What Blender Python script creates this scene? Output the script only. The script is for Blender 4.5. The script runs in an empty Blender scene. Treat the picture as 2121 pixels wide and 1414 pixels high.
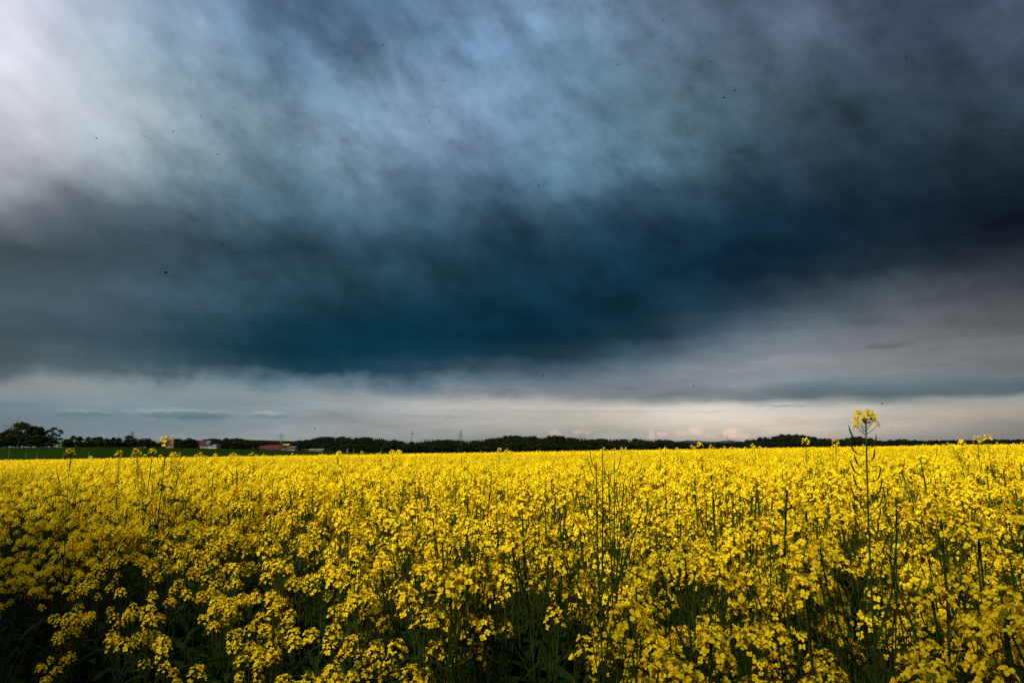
import bpy, math, random
import numpy as np
from mathutils import Vector, Matrix, Euler
R = math.radians
S = bpy.context.scene
COL = S.collection

# ------------------------------------------------------------------ camera
FPX, CX, CY, HOR = 1414.0, 1060.5, 707.0, 935.0     # 24 mm lens expressed in photo pixels, horizon row
PITCH = math.atan((HOR - CY) / FPX)
CAMZ = 1.55
cd = bpy.data.cameras.new('camera'); cam = bpy.data.objects.new('camera', cd); COL.objects.link(cam)
cam.location = (0, 0, CAMZ); cam.rotation_euler = (R(90) + PITCH, 0, 0)
cd.lens = 24; cd.sensor_width = 36; cd.clip_start = 0.05; cd.clip_end = 20000
cd.dof.use_dof = True; cd.dof.focus_distance = 3.2; cd.dof.aperture_fstop = 9
S.camera = cam
S.view_settings.view_transform = 'Standard'; S.view_settings.look = 'None'
S.view_settings.exposure = 0; S.view_settings.gamma = 1; S.view_settings.use_curve_mapping = False
S.render.engine = 'CYCLES'
S.cycles.max_bounces = 6; S.cycles.diffuse_bounces = 3; S.cycles.transmission_bounces = 3
S.cycles.glossy_bounces = 1; S.cycles.transparent_max_bounces = 4
S.cycles.use_adaptive_sampling = True; S.cycles.adaptive_threshold = 0.02
S.cycles.use_denoising = False

def ray(px, py):
    """world direction seen at a photo pixel, scaled so that y = 1"""
    x = (px - CX) / FPX; v = (CY - py) / FPX
    c, s = math.cos(PITCH), math.sin(PITCH)
    y = c - v * s; z = s + v * c
    return x / y, 1.0, z / y
def at(px, py, d):
    a = ray(px, py); return Vector((a[0] * d, d, CAMZ + a[2] * d))

# ------------------------------------------------------------------ sky
SUN_AZ, SUN_EL = -145.0, 40.0
def lin(c):
    c = c / 255.0
    return c / 12.92 if c <= 0.04045 else ((c + 0.055) / 1.055) ** 2.4
SKX = [0, 150, 300, 450, 600, 750, 900, 1050, 1200, 1350, 1500, 1650, 1800, 1950, 2121]
SKY = {
0: '226,228,236|188,192,208|138,160,184|105,132,162|62,88,118|92,122,156|96,130,165|130,155,190|118,142,178|98,105,135|78,88,115|88,92,118|62,66,92|62,66,92|82,84,112',
70: '228,228,238|200,204,216|160,178,194|108,142,168|86,118,150|76,108,142|112,146,184|116,150,186|108,140,174|112,122,152|82,95,120|98,104,130|58,64,88|66,70,96|72,76,100',
140: '228,226,236|196,204,212|158,176,188|104,138,164|106,142,172|82,120,152|128,156,188|104,140,176|84,120,154|92,112,136|86,98,118|84,92,114|56,66,88|52,60,80|56,62,80',
210: '220,220,222|190,196,204|166,180,184|106,134,152|106,142,164|112,144,168|134,160,190|122,148,186|84,116,146|80,104,126|88,100,118|66,78,96|56,66,84|50,60,76|46,54,68',
280: '206,206,208|196,198,204|186,194,198|130,150,162|118,148,166|124,150,170|118,142,174|108,134,176|104,134,164|84,114,136|78,92,110|56,72,90|44,58,74|38,50,62|34,42,54',
340: '190,188,196|150,158,168|146,162,168|108,136,150|100,130,148|104,134,154|98,124,150|92,120,150|104,138,164|84,110,130|66,84,102|44,60,76|32,46,60|28,38,50|20,28,38',
400: '160,162,170|88,102,112|84,102,108|84,112,124|84,114,132|92,122,142|64,96,118|58,90,112|74,102,124|58,82,100|40,62,78|28,48,64|24,42,56|22,34,46|16,24,34',
460: '84,90,98|92,98,106|80,90,96|50,78,94|56,82,98|66,92,110|52,80,98|36,68,86|42,72,90|34,62,80|22,50,68|12,40,58|18,38,52|24,36,46|14,24,32',
520: '66,78,82|54,68,76|54,70,78|38,64,80|32,62,78|36,64,80|34,62,78|22,54,72|26,56,74|20,50,70|12,42,62|8,36,54|20,38,48|32,42,50|38,44,52',
580: '66,80,84|64,80,88|66,84,96|56,78,92|54,76,90|52,74,88|44,68,84|28,58,74|18,52,70|12,44,64|10,40,58|16,40,54|36,46,54|52,58,62|62,66,70',
640: '74,86,94|72,82,92|74,86,98|62,82,96|30,60,76|18,54,72|16,54,74|14,50,70|8,44,64|12,44,62|30,52,64|56,66,72|84,90,94|86,90,92|72,76,80',
690: '62,76,84|58,74,82|30,58,72|18,56,72|4,50,68|4,50,70|4,50,70|6,46,66|4,42,60|14,48,64|62,78,88|100,108,114|92,98,104|84,90,94|98,100,102',
730: '72,84,90|84,96,98|72,92,98|24,60,76|4,50,68|10,54,72|14,58,76|4,46,66|12,48,64|74,88,98|110,118,124|128,130,134|116,120,122|116,118,118|114,114,114',
765: '66,82,90|92,108,112|68,92,100|44,76,90|20,62,80|14,60,80|24,64,84|44,76,92|84,98,108|112,118,126|132,134,138|136,136,136|128,130,130|118,122,124|110,114,116',
795: '132,136,138|150,152,150|134,144,144|120,134,138|112,132,142|104,124,136|100,118,128|98,114,124|118,126,132|124,130,136|134,138,140|116,128,134|100,118,126|88,110,120|82,100,108',
818: '130,144,148|138,148,150|136,148,154|126,142,148|138,150,154|158,162,162|132,142,146|140,146,148|124,132,136|120,128,134|118,128,132|100,118,126|80,108,118|80,106,114|168,160,148',
808: '132,142,146|146,150,150|136,146,148|124,138,144|126,142,148|132,144,150|116,130,140|116,126,134|120,128,134|122,128,134|122,132,136|108,122,130|88,112,122|82,106,116|90,106,112',
828: '124,140,146|132,146,150|132,148,154|120,140,148|138,152,154|158,164,164|160,162,164|170,168,166|168,168,162|150,154,150|136,140,140|98,116,124|84,112,122|176,168,154|172,164,152',
838: '118,136,142|128,142,146|130,148,154|118,140,148|136,150,154|156,164,166|178,176,172|192,184,176|200,192,180|208,198,186|212,204,190|206,200,186|190,186,172|168,160,148|160,152,142',
862: '108,128,138|114,136,144|112,138,148|118,140,148|142,154,158|150,158,160|176,174,168|184,178,168|196,190,176|206,198,184|214,206,190|214,206,192|198,190,176|176,168,154|152,146,136',
890: '102,118,128|116,132,140|124,138,146|130,142,148|146,150,152|146,150,150|156,156,152|162,162,154|164,164,154|180,172,160|204,190,176|204,190,176|178,168,156|150,146,138|132,130,126',
912: '104,120,128|118,132,140|128,140,146|138,144,148|140,144,146|136,142,142|138,142,142|140,144,142|148,150,146|168,160,150|180,170,158|176,164,152|160,152,144|136,136,132|122,124,122'}
SKY_ROWS = sorted(SKY)
SKY_T = np.array([[[lin(float(v)) for v in q.split(',')] for q in SKY[r].split('|')] for r in SKY_ROWS])
SKY_T[9:12, :4] *= 1.15; SKY_T[:3, 5:10] *= .93; SKY_T[1:6, 5:10] *= np.array((1.12, 1.06, 1.06)); SKY_T[:6, 8:] *= np.array((.96, 1.12, .98)); SKY_T[:5, 4:8] *= np.array((1.0, 1.0, .96)); SKY_T[10:12, 9:] *= 1.25; SKY_T[12:15, 9:] *= 1.12
_Y = SKY_T @ np.array((.2126, .7152, .0722)); _C = SKY_T / _Y[..., None]      # even out the tint, keep the brightness
for _k in range(2):
    _p = np.pad(_C, ((1, 1), (1, 1), (0, 0)), 'edge'); _C = sum(_p[a:a + _C.shape[0], b:b + _C.shape[1]] * w for a, b, w in ((0, 1, .12), (2, 1, .12), (1, 0, .2), (1, 2, .2), (1, 1, .36)))
SKY_T = _C * _Y[..., None]
SKY_T[9:13, 3:10] *= np.array((.86, .98, .95))
def sky_colour(az, el):
    """cloud radiance by azimuth / elevation, read off the table above"""
    d = (math.sin(az) * math.cos(el), math.cos(az) * math.cos(el), math.sin(el))
    c, s = math.cos(PITCH), math.sin(PITCH)
    y = max(0.2, d[1] * c + d[2] * s)
    px = CX + d[0] / y * FPX; py = CY - (-d[1] * s + d[2] * c) / y * FPX
    px = min(2121, max(0, px)); py = min(912, max(0, py))
    i = max(j for j in range(len(SKX) - 1) if SKX[j] <= px); t = (px - SKX[i]) / (SKX[i + 1] - SKX[i])
    k = max(j for j in range(len(SKY_ROWS) - 1) if SKY_ROWS[j] <= py); u = (py - SKY_ROWS[k]) / (SKY_ROWS[k + 1] - SKY_ROWS[k])
    a = SKY_T[k, i] * (1 - t) + SKY_T[k, i + 1] * t; b = SKY_T[k + 1, i] * (1 - t) + SKY_T[k + 1, i + 1] * t
    return a * (1 - u) + b * u

world = bpy.data.worlds.new('World'); S.world = world; world.use_nodes = True
nt = world.node_tree; nt.nodes.clear(); N = nt.nodes; L = nt.links
def nd(t, **k):
    n = N.new(t)
    for a, b in k.items(): setattr(n, a, b)
    return n
def put(s, v):
    if hasattr(v, 'is_output') or isinstance(v, bpy.types.NodeSocket): L.new(v, s)
    else: s.default_value = v
def M(op, a, b=0.0, c=None, clamp=False):
    n = nd('ShaderNodeMath', operation=op, use_clamp=clamp); put(n.inputs[0], a); put(n.inputs[1], b)
    if c is not None: put(n.inputs[2], c)
    return n.outputs[0]
def mixc(f, a, b, mode='MIX'):
    n = nd('ShaderNodeMix', data_type='RGBA', blend_type=mode); put(n.inputs[0], f)
    for s, v in ((n.inputs[6], a), (n.inputs[7], b)):
        if isinstance(v, bpy.types.NodeSocket): L.new(v, s)
        else: s.default_value = (v[0], v[1], v[2], 1)
    return n.outputs[2]
def ramp01(x, lo, hi, kind='SMOOTHSTEP'):
    n = nd('ShaderNodeMapRange', interpolation_type=kind); put(n.inputs[0], x); put(n.inputs[1], lo); put(n.inputs[2], hi)
    return n.outputs[0]
def comb(x, y, z=0.0):
    n = nd('ShaderNodeCombineXYZ'); put(n.inputs[0], x); put(n.inputs[1], y); put(n.inputs[2], z); return n.outputs[0]
def noise(vec, scale, detail=4, rough=0.55, dist=0.0):
    n = nd('ShaderNodeTexNoise'); L.new(vec, n.inputs['Vector']); n.inputs['Scale'].default_value = scale
    n.inputs['Detail'].default_value = detail; n.inputs['Roughness'].default_value = rough; n.inputs['Distortion'].default_value = dist
    return n.outputs[0]
tc = nd('ShaderNodeTexCoord'); sp = nd('ShaderNodeSeparateXYZ'); L.new(tc.outputs['Generated'], sp.inputs[0])
dx, dy, dz = sp.outputs
az = M('MULTIPLY', M('ARCTAN2', dx, dy), 180 / math.pi)
el = M('MULTIPLY', M('ARCSINE', dz), 180 / math.pi)
dzp = M('ADD', M('MAXIMUM', dz, 0.0), 0.10)
plane = comb(M('DIVIDE', dx, dzp), M('DIVIDE', dy, dzp))
# streaks: azimuth / elevation turned 38 degrees and stretched
ca, sa = math.cos(R(38)), math.sin(R(38))
q1 = M('ADD', M('MULTIPLY', az, ca), M('MULTIPLY', el, -sa)); q2 = M('ADD', M('MULTIPLY', az, sa), M('MULTIPLY', el, ca))
streak = comb(M('MULTIPLY', q1, 0.062), M('MULTIPLY', q2, 0.100))
flat = comb(M('MULTIPLY', az, 0.05), M('MULTIPLY', el, 0.28), 3.1)
w1 = noise(streak, 1.7, 5, 0.5); w2 = noise(comb(M('MULTIPLY', q1, .06), M('MULTIPLY', q2, .09), 7.7), 2.0, 5, 0.5)
w3 = noise(plane, 1.1, 5, 0.6)
hi = ramp01(el, 4.0, 16.0); hw = ramp01(el, 6.0, 22.0)
amp = M('ADD', 1.6, M('MULTIPLY', hw, 5.0))
ampe = M('ADD', 1.3, M('MULTIPLY', hw, 4.5))
azw = M('ADD', az, M('MULTIPLY', M('SUBTRACT', w1, 0.5), amp))
azw = M('ADD', azw, M('MULTIPLY', M('SUBTRACT', noise(comb(M('MULTIPLY', az, .07), M('MULTIPLY', el, .09), 9.1), 4.0, 6, 0.55), 0.5), M('MULTIPLY', hi, 5.0)))
low = ramp01(el, 1.8, 4.5)
elw = M('ADD', el, M('MULTIPLY', M('SUBTRACT', w2, 0.5), M('MULTIPLY', ampe, low)))
vg = noise(comb(M('MULTIPLY', az, .20), M('MULTIPLY', el, .22), 2.2), 1.5, 5, .55, .4)
vw = M('MULTIPLY', ramp01(el, 3.4, 5.2), ramp01(el, 12.0, 7.0))
elw = M('ADD', elw, M('MULTIPLY', M('MULTIPLY', M('SUBTRACT', vg, 0.5), vw), M('ADD', 1.0, M('MULTIPLY', ramp01(az, 6.0, -8.0), 1.2))))
AZS = [-180, -90, -60, -50, -44] + [-40.5 + 3.25 * i for i in range(25)] + [60, 180]   # 32 stops
ELS = [-3, 0.9, 1.7, 2.6, 3.2, 3.7, 4.1, 4.35, 4.6, 4.9, 5.3, 5.8, 6.6, 8.0, 9.6, 11.5, 13.6, 15.8, 18, 20.5, 23, 25.5, 28, 31, 34, 38]
u_in = M('DIVIDE', M('ADD', azw, 180.0), 360.0)
prev = None
for k, e in enumerate(ELS):
    cr = nd('ShaderNodeValToRGB'); cr.color_ramp.interpolation = 'B_SPLINE' if e > 5 else 'LINEAR'
    els = cr.color_ramp.elements
    while len(els) > 1: els.remove(els[-1])
    for i, a in enumerate(AZS):
        c = sky_colour(R(max(-50, min(50, a))), R(e))
        if i == 0: els[0].position = 0.0; q = els[0]
        else: q = els.new((a + 180) / 360)
        q.color = (c[0], c[1], c[2], 1)
    L.new(u_in, cr.inputs[0])
    prev = cr.outputs[0] if prev is None else mixc(ramp01(elw, ELS[k - 1], e, 'LINEAR'), prev, cr.outputs[0])
base = prev
# soft cloud texture
n1 = noise(comb(M('MULTIPLY', q1, .048), M('MULTIPLY', q2, .098), 1.3), 2.6, 9, 0.58, 0.12); n2 = noise(comb(M('MULTIPLY', az, .06), M('MULTIPLY', el, .075), 4.3), 6.0, 8, 0.62, 0.1); n3 = noise(flat, 2.2, 6, 0.6, 0.2)
tex = M('ADD', M('MULTIPLY', M('SUBTRACT', n1, 0.5), M('MULTIPLY', hi, 1.5)), M('MULTIPLY', M('SUBTRACT', n2, 0.5), M('MULTIPLY', hi, 0.85)))
tex = M('ADD', tex, M('MULTIPLY', M('SUBTRACT', n3, 0.5), M('ADD', 0.36, M('MULTIPLY', M('SUBTRACT', 1.0, hi), 0.50))))
gain = M('ADD', 1.0, M('MULTIPLY', tex, M('ADD', 0.35, M('MULTIPLY', ramp01(az, -36.0, -22.0), 0.65))))
sc = nd('ShaderNodeVectorMath', operation='SCALE'); L.new(base, sc.inputs[0]); L.new(gain, sc.inputs['Scale']); base = sc.outputs[0]
# single small clouds low in the sky: photo column, row, half-sizes, colour, strength
wz = M('ADD', az, M('MULTIPLY', M('SUBTRACT', noise(comb(az, M('MULTIPLY', el, 2.0)), 1.3, 5, 0.6), 0.5), 1.2))
we = M('ADD', el, M('MULTIPLY', M('SUBTRACT', noise(comb(az, M('MULTIPLY', el, 2.0), 5.0), 1.5, 5, 0.65), 0.5), 0.55))
for px, py, hx, hy, col, f in (
    (370, 853, 80, 6, (168, 172, 172), .7), (390, 860, 75, 6, (70, 110, 130), .9), (170, 852, 42, 4, (165, 168, 165), .5), (175, 857, 45, 3.5, (84, 120, 136), .8), (30, 838, 40, 3, (90, 118, 130), .5),
    (553, 856, 30, 4, (180, 176, 170), .6), (556, 862, 32, 3.5, (100, 128, 142), .8), 
    (1148, 896, 10, 5, (226, 196, 180), .6), (1196, 894, 10, 3, (220, 198, 182), .5), (1217, 895, 7, 2.5, (216, 196, 182), .4), (1349, 898, 5, 7, (240, 204, 184), .7),
    (1372, 899, 8, 4, (236, 202, 182), .6), (1442, 893, 11, 7, (240, 206, 188), .85), (1412, 898, 14, 4, (236, 202, 184), .6), (1470, 901, 11, 4, (232, 200, 182), .5),
    (1514, 896, 13, 9, (244, 207, 187), .9), (1538, 902, 12, 5, (236, 202, 182), .6), (1300, 804, 12, 3, (92, 110, 120), .5), (2100, 462, 55, 13, (14, 22, 32), 1.25), (2085, 487, 62, 12, (20, 28, 38), 1.2),
    (792, 645, 26, 5, (14, 60, 76), .6), (1840, 716, 40, 4, (84, 94, 98), .6), (1800, 664, 40, 4, (70, 84, 90), .5), (1620, 840, 45, 1.6, (140, 146, 146), .8), (900, 862, 90, 1.8, (140, 148, 150), .5), (1200, 852, 140, 3, (164, 166, 164), .5),
    (1470, 852, 30, 1.6, (176, 170, 160), .5), (730, 875, 14, 1.6, (130, 140, 146), .5)):
    a = ray(px, py); paz = math.degrees(math.atan2(a[0], 1)); pel = math.degrees(math.atan2(a[2], math.hypot(a[0], 1)))
    kx = math.degrees(hx / FPX) / (1 + a[0] ** 2); ky = math.degrees(hy / FPX)
    r2 = M('ADD', M('POWER', M('ABSOLUTE', M('DIVIDE', M('SUBTRACT', wz, paz), kx)), 2.0), M('POWER', M('ABSOLUTE', M('DIVIDE', M('SUBTRACT', we, pel), ky)), 2.0))
    m = M('MULTIPLY', ramp01(r2, 2.6, 0.0), f * .75)
    base = mixc(m, base, tuple(lin(c) for c in col))
# bright thin cloud overhead and behind the viewer, with gaps showing the clear sky
up = M('MAXIMUM', ramp01(el, 40.0, 62.0), M('MULTIPLY', ramp01(M('ABSOLUTE', az), 60.0, 110.0), ramp01(el, -2.0, 12.0)))
nish = nd('ShaderNodeTexSky', sky_type='NISHITA', sun_disc=False, sun_elevation=R(SUN_EL), sun_rotation=R(SUN_AZ))
ns = nd('ShaderNodeVectorMath', operation='SCALE'); L.new(nish.outputs[0], ns.inputs[0]); ns.inputs['Scale'].default_value = 0.10
veil = mixc(ramp01(w3, 0.35, 0.7), (0.42, 0.42, 0.43), ns.outputs[0])
base = mixc(up, base, veil)
# below the horizon: dark land
base = mixc(ramp01(el, -0.6, -1.6), base, (0.02, 0.025, 0.012))
bg = nd('ShaderNodeBackground'); L.new(base, bg.inputs[0]); bg.inputs[1].default_value = 1.0
wo = nd('ShaderNodeOutputWorld'); L.new(bg.outputs[0], wo.inputs[0])
world.cycles.sampling_method = 'MANUAL'; world.cycles.sample_map_resolution = 512

sl = bpy.data.lights.new('sun', 'SUN'); sun = bpy.data.objects.new('sun', sl); COL.objects.link(sun)
sl.energy = 5.0; sl.angle = R(10); sl.color = (1.0, 0.96, 0.88)
sd = Vector((math.sin(R(SUN_AZ)) * math.cos(R(SUN_EL)), math.cos(R(SUN_AZ)) * math.cos(R(SUN_EL)), math.sin(R(SUN_EL))))
sun.rotation_euler = sd.to_track_quat('Z', 'Y').to_euler(); sun.location = sd * 50
# ------------------------------------------------------------------ helpers
rng = np.random.default_rng(11); rnd = random.Random(5)
def mat(name, col, rough=0.7, trans=0.0, col2=None, scale=8.0, var=0.0, spec=0.3, coords='Object'):
    m = bpy.data.materials.new(name); m.use_nodes = True; t = m.node_tree; n = t.nodes; l = t.links
    b = n['Principled BSDF']; b.inputs['Roughness'].default_value = rough; b.inputs['Specular IOR Level'].default_value = spec
    c_out = None
    if col2 is not None:
        tcn = n.new('ShaderNodeTexCoord'); nz = n.new('ShaderNodeTexNoise'); nz.inputs['Scale'].default_value = scale; nz.inputs['Detail'].default_value = 5
        l.new(tcn.outputs[coords], nz.inputs['Vector'])
        mr = n.new('ShaderNodeMapRange'); mr.inputs[1].default_value = 0.35; mr.inputs[2].default_value = 0.65; l.new(nz.outputs[0], mr.inputs[0])
        mx = n.new('ShaderNodeMix'); mx.data_type = 'RGBA'; l.new(mr.outputs[0], mx.inputs[0])
        mx.inputs[6].default_value = (*col, 1); mx.inputs[7].default_value = (*col2, 1); c_out = mx.outputs[2]
    if var:
        oi = n.new('ShaderNodeObjectInfo'); hs = n.new('ShaderNodeHueSaturation')
        a = n.new('ShaderNodeMapRange'); a.inputs[3].default_value = 1 - var; a.inputs[4].default_value = 1 + var; l.new(oi.outputs['Random'], a.inputs[0])
        l.new(a.outputs[0], hs.inputs['Value'])
        if c_out: l.new(c_out, hs.inputs['Color'])
        else: hs.inputs['Color'].default_value = (*col, 1)
        c_out = hs.outputs[0]
    if c_out: l.new(c_out, b.inputs['Base Color'])
    else: b.inputs['Base Color'].default_value = (*col, 1)
    if trans:
        tr = n.new('ShaderNodeBsdfTranslucent'); ms = n.new('ShaderNodeMixShader'); ms.inputs[0].default_value = trans
        if c_out: l.new(c_out, tr.inputs[0])
        else: tr.inputs[0].default_value = (*col, 1)
        l.new(b.outputs[0], ms.inputs[1]); l.new(tr.outputs[0], ms.inputs[2]); l.new(ms.outputs[0], n['Material Output'].inputs[0])
    return m
petal_m = mat('petal_yellow', (0.97, 0.755, 0.004), 0.6, 0.24, (0.95, 0.65, 0.003), 60, 0.09, 0.12)
centre_m = mat('flower_centre', (0.72, 0.36, 0.01), 0.7, 0.0, spec=0.1)
bud_m = mat('bud_green', (0.26, 0.27, 0.008), 0.8, 0.0, (0.13, 0.17, 0.008), 90, spec=0.1)
stem_m = mat('stem_green', (0.034, 0.054, 0.004), 0.8, 0.0, (0.020, 0.034, 0.003), 30, 0.2, 0.04)
pod_m = mat('pod_green', (0.030, 0.046, 0.004), 0.8, 0.0, (0.045, 0.046, 0.006), 40, 0.2, 0.04)
leaf_m = mat('leaf_green', (0.018, 0.040, 0.006), 0.85, 0.12, (0.014, 0.030, 0.007), 14, 0.2, 0.03)
grass_m = mat('grass_green', (0.030, 0.050, 0.012), 0.75, 0.15, (0.020, 0.034, 0.010), 3, 0.0, 0.08)
straw_m = mat('straw', (0.12, 0.10, 0.04), 0.8, 0.0, spec=0.05)
crown_m = mat('broadleaf_foliage', (0.016, 0.024, 0.004), 0.9, 0.10, (0.008, 0.013, 0.003), 0.35, 0.35, 0.05)
oak_m = mat('oak_foliage', (0.028, 0.036, 0.006), 0.9, 0.12, (0.012, 0.018, 0.004), 0.3, 0.25, 0.05)
needle_m = mat('conifer_foliage', (0.007, 0.011, 0.004), 0.9, 0.0, (0.004, 0.007, 0.003), 0.5, 0.35, 0.03)
bark_m = mat('bark', (0.035, 0.028, 0.02), 0.9, 0.0, (0.02, 0.016, 0.012), 2, spec=0.05)
soil_m = mat('soil', (0.035, 0.028, 0.016), 0.95, 0.0, (0.020, 0.026, 0.010), 3, spec=0.05)
steel_m = mat('galvanised_steel', (0.17, 0.18, 0.19), 0.6, 0.0, (0.12, 0.13, 0.14), 2)
post_m = mat('weathered_wood', (0.16, 0.14, 0.11), 0.9, 0.0, (0.08, 0.07, 0.055), 4, spec=0.05)
white_m = mat('white_render', (0.30, 0.29, 0.265), 0.9, 0.0, (0.24, 0.23, 0.21), 1.5, spec=0.1)
beige_m = mat('beige_render', (0.20, 0.17, 0.12), 0.9, 0.0, (0.15, 0.13, 0.09), 1.5, spec=0.1)
redroof_m = mat('red_roof_tiles', (0.075, 0.016, 0.010), 0.9, 0.0, (0.05, 0.013, 0.009), 1.2, spec=0.1)
brownroof_m = mat('brown_roof_tiles', (0.055, 0.020, 0.016), 0.85, 0.0, (0.035, 0.015, 0.012), 1.2, spec=0.1)
greyroof_m = mat('grey_roof_tiles', (0.05, 0.048, 0.05), 0.8, 0.0, (0.035, 0.034, 0.038), 1.2, spec=0.15)
panel_m = mat('solar_panel', (0.05, 0.07, 0.10), 0.35, 0.0, (0.06, 0.085, 0.12), 2)
glass_m = mat('dark_window', (0.02, 0.022, 0.025), 0.25)
yellow_m = mat('yellow_sheet', (0.45, 0.30, 0.02), 0.8, 0.0, (0.36, 0.24, 0.02), 1.5, spec=0.1)
turb_m = mat('turbine_paint', (0.12, 0.13, 0.15), 0.6)
insect_m = mat('insect_body', (0.006, 0.005, 0.004), 0.9, spec=0.0)
wing_m = mat('insect_wing', (0.012, 0.011, 0.010), 0.9, 0.0, spec=0.0)

class MB:
    def __init__(s): s.v = []; s.f = []; s.m = []; s.n = 0; s.mats = []
    def mi(s, m):
        if m not in s.mats: s.mats.append(m)
        return s.mats.index(m)
    def add(s, v, f, m):
        v = np.asarray(v, float).reshape(-1, 3); i = s.mi(m); s.v.append(v)
        s.f += [tuple(a + s.n for a in q) for q in f]; s.m += [i] * len(f); s.n += len(v)
    def put(s, o, T):
        """append another builder under a 4x4 matrix"""
        v = np.concatenate(o.v) if o.v else np.zeros((0, 3)); v = v @ T[:3, :3].T + T[:3, 3]
        idx = [s.mi(m) for m in o.mats]; s.v.append(v)
        s.f += [tuple(a + s.n for a in q) for q in o.f]; s.m += [idx[k] for k in o.m]; s.n += len(v)
    def tube(s, pts, r0, r1, m, k=4):
        pts = np.asarray(pts, float); n = len(pts); t = np.gradient(pts, axis=0); t /= np.linalg.norm(t, axis=1)[:, None] + 1e-12
        a = np.cross(t, (0.31, 0.87, 0.38)); a /= np.linalg.norm(a, axis=1)[:, None] + 1e-9; b = np.cross(t, a)
        rr = np.linspace(r0, r1, n) if np.isscalar(r1) else np.asarray(r1)
        ang = np.arange(k) * 2 * math.pi / k
        v = (pts[:, None] + rr[:, None, None] * (np.cos(ang)[None, :, None] * a[:, None] + np.sin(ang)[None, :, None] * b[:, None])).reshape(-1, 3)
        f = [(i * k + j, i * k + (j + 1) % k, (i + 1) * k + (j + 1) % k, (i + 1) * k + j) for i in range(n - 1) for j in range(k)]
        f.append(tuple(range(k))[::-1]); f.append(tuple((n - 1) * k + j for j in range(k)))
        s.add(v, f, m)
    def box(s, c, d, m, rot=0.0):
        x, y, z = (q / 2 for q in d); cr, sr = math.cos(rot), math.sin(rot)
        v = [(sx * x, sy * y, sz * z) for sz in (-1, 1) for sy in (-1, 1) for sx in (-1, 1)]
        v = [(c[0] + a * cr - b * sr, c[1] + a * sr + b * cr, c[2] + q) for a, b, q in v]
        s.add(v, [(0, 2, 3, 1), (4, 5, 7, 6), (0, 1, 5, 4), (2, 6, 7, 3), (0, 4, 6, 2), (1, 3, 7, 5)], m)
    def mesh(s, name, smooth=False):
        me = bpy.data.meshes.new(name)
        me.from_pydata(np.concatenate(s.v).tolist() if s.v else [], [], s.f)
        for m in s.mats: me.materials.append(m)
        if len(s.mats) > 1: me.polygons.foreach_set('material_index', s.m)
        if smooth: me.polygons.foreach_set('use_smooth', [True] * len(me.polygons))
        me.update(); return me
def link(name, me, parent=None, col=None):
    o = bpy.data.objects.new(name, me); (col or COL).objects.link(o)
    if parent: o.parent = parent
    return o
def empty(name, loc=(0, 0, 0), rz=0.0):
    o = link(name, None); o.location = loc; o.rotation_euler = (0, 0, rz); o.empty_display_size = 0.1; return o
def tag(o, label=None, cat=None, group=None, kind=None):
    if label: o['label'] = label
    if cat: o['category'] = cat
    if group: o['group'] = group
    if kind: o['kind'] = kind
    return o
def copy_tree(o, parent=None):
    c = o.copy(); COL.objects.link(c)
    if parent: c.parent = parent
    for ch in KIDS.get(o, ()):
        d = ch.copy(); COL.objects.link(d); d.parent = c
    return c
KIDS = {}
def kid(root, name, me, T=None):
    o = link(name, me, root); KIDS.setdefault(root, []).append(o)
    if T is not None: o.matrix_local = Matrix(T.tolist())
    return o
def T4(loc=(0, 0, 0), e=(0, 0, 0), s=1.0):
    m = np.array(Matrix.Translation(loc) @ Euler(e).to_matrix().to_4x4() @ Matrix.Scale(s, 4)); return m
def frame(z, loc, spin=0.0, s=1.0):
    """matrix whose Z axis points along z"""
    z = np.asarray(z, float); z = z / np.linalg.norm(z)
    x = np.cross((0.0, 1.0, 0.001) if abs(z[1]) < 0.9 else (1.0, 0, 0), z); x /= np.linalg.norm(x); y = np.cross(z, x)
    c, q = math.cos(spin), math.sin(spin); m = np.eye(4)
    m[:3, 0] = (x * c + y * q) * s; m[:3, 1] = (-x * q + y * c) * s; m[:3, 2] = z * s; m[:3, 3] = loc; return m

# ------------------------------------------------------------------ terrain
BASE = np.array([(-1.2, 926), (-.75, 926.5), (-.6, 926), (-.52, 927), (-.42, 929), (-.34, 931.5), (-.26, 935), (-.15, 937), (.1, 936), (.3, 930), (.5, 926), (.75, 922), (1.3, 916)], float)
FIELD_END = 118.0
def sst(a, b, x):
    t = np.clip((x - a) / (b - a), 0, 1); return t * t * (3 - 2 * t)
def ground(x, y):
    x = np.asarray(x, float); y = np.asarray(y, float); d = np.maximum(y, 1.0)
    u = np.clip(x / np.maximum(d, 40.0), -1.2, 1.3)
    near = 0.0155 * np.clip(x, -260, 260)
    far = CAMZ + (HOR - np.interp(u, BASE[:, 0], BASE[:, 1])) / FPX * np.minimum(d, 750.0)
    t = sst(FIELD_END + 5, 330, d)
    z = near * (1 - t) + far * t
    z = z + 10.0 * np.exp(-(((x - 370) / 90) ** 2 + ((y - 950) / 120) ** 2)) * sst(400, 800, d)
    z = z + 30.0 * np.exp(-(((x + 700) / 420) ** 2 + ((y - 1900) / 300) ** 2))
    return z
def gz(x, y): return float(ground(x, y))
def edge(x): return 0.80 + 0.66 * sst(.35, -1.5, np.asarray(x, float))
def in_field(x, y): return (x + y > edge(x))
ys = np.concatenate([np.linspace(-30, 0, 7)[:-1], np.linspace(0, 12, 25)[:-1], np.linspace(12, 150, 47)[:-1], np.linspace(150, 1200, 71)[:-1], np.geomspace(1200, 9000, 30)])
us = np.linspace(-1, 1, 101)
gv = []; 
for yy in ys:
    w = 40 + max(yy, 0) * 1.25
    for q in us: gv.append((q * w, yy, 0))
gv = np.array(gv); gv[:, 2] = ground(gv[:, 0], gv[:, 1]); nx = len(us)
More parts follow.
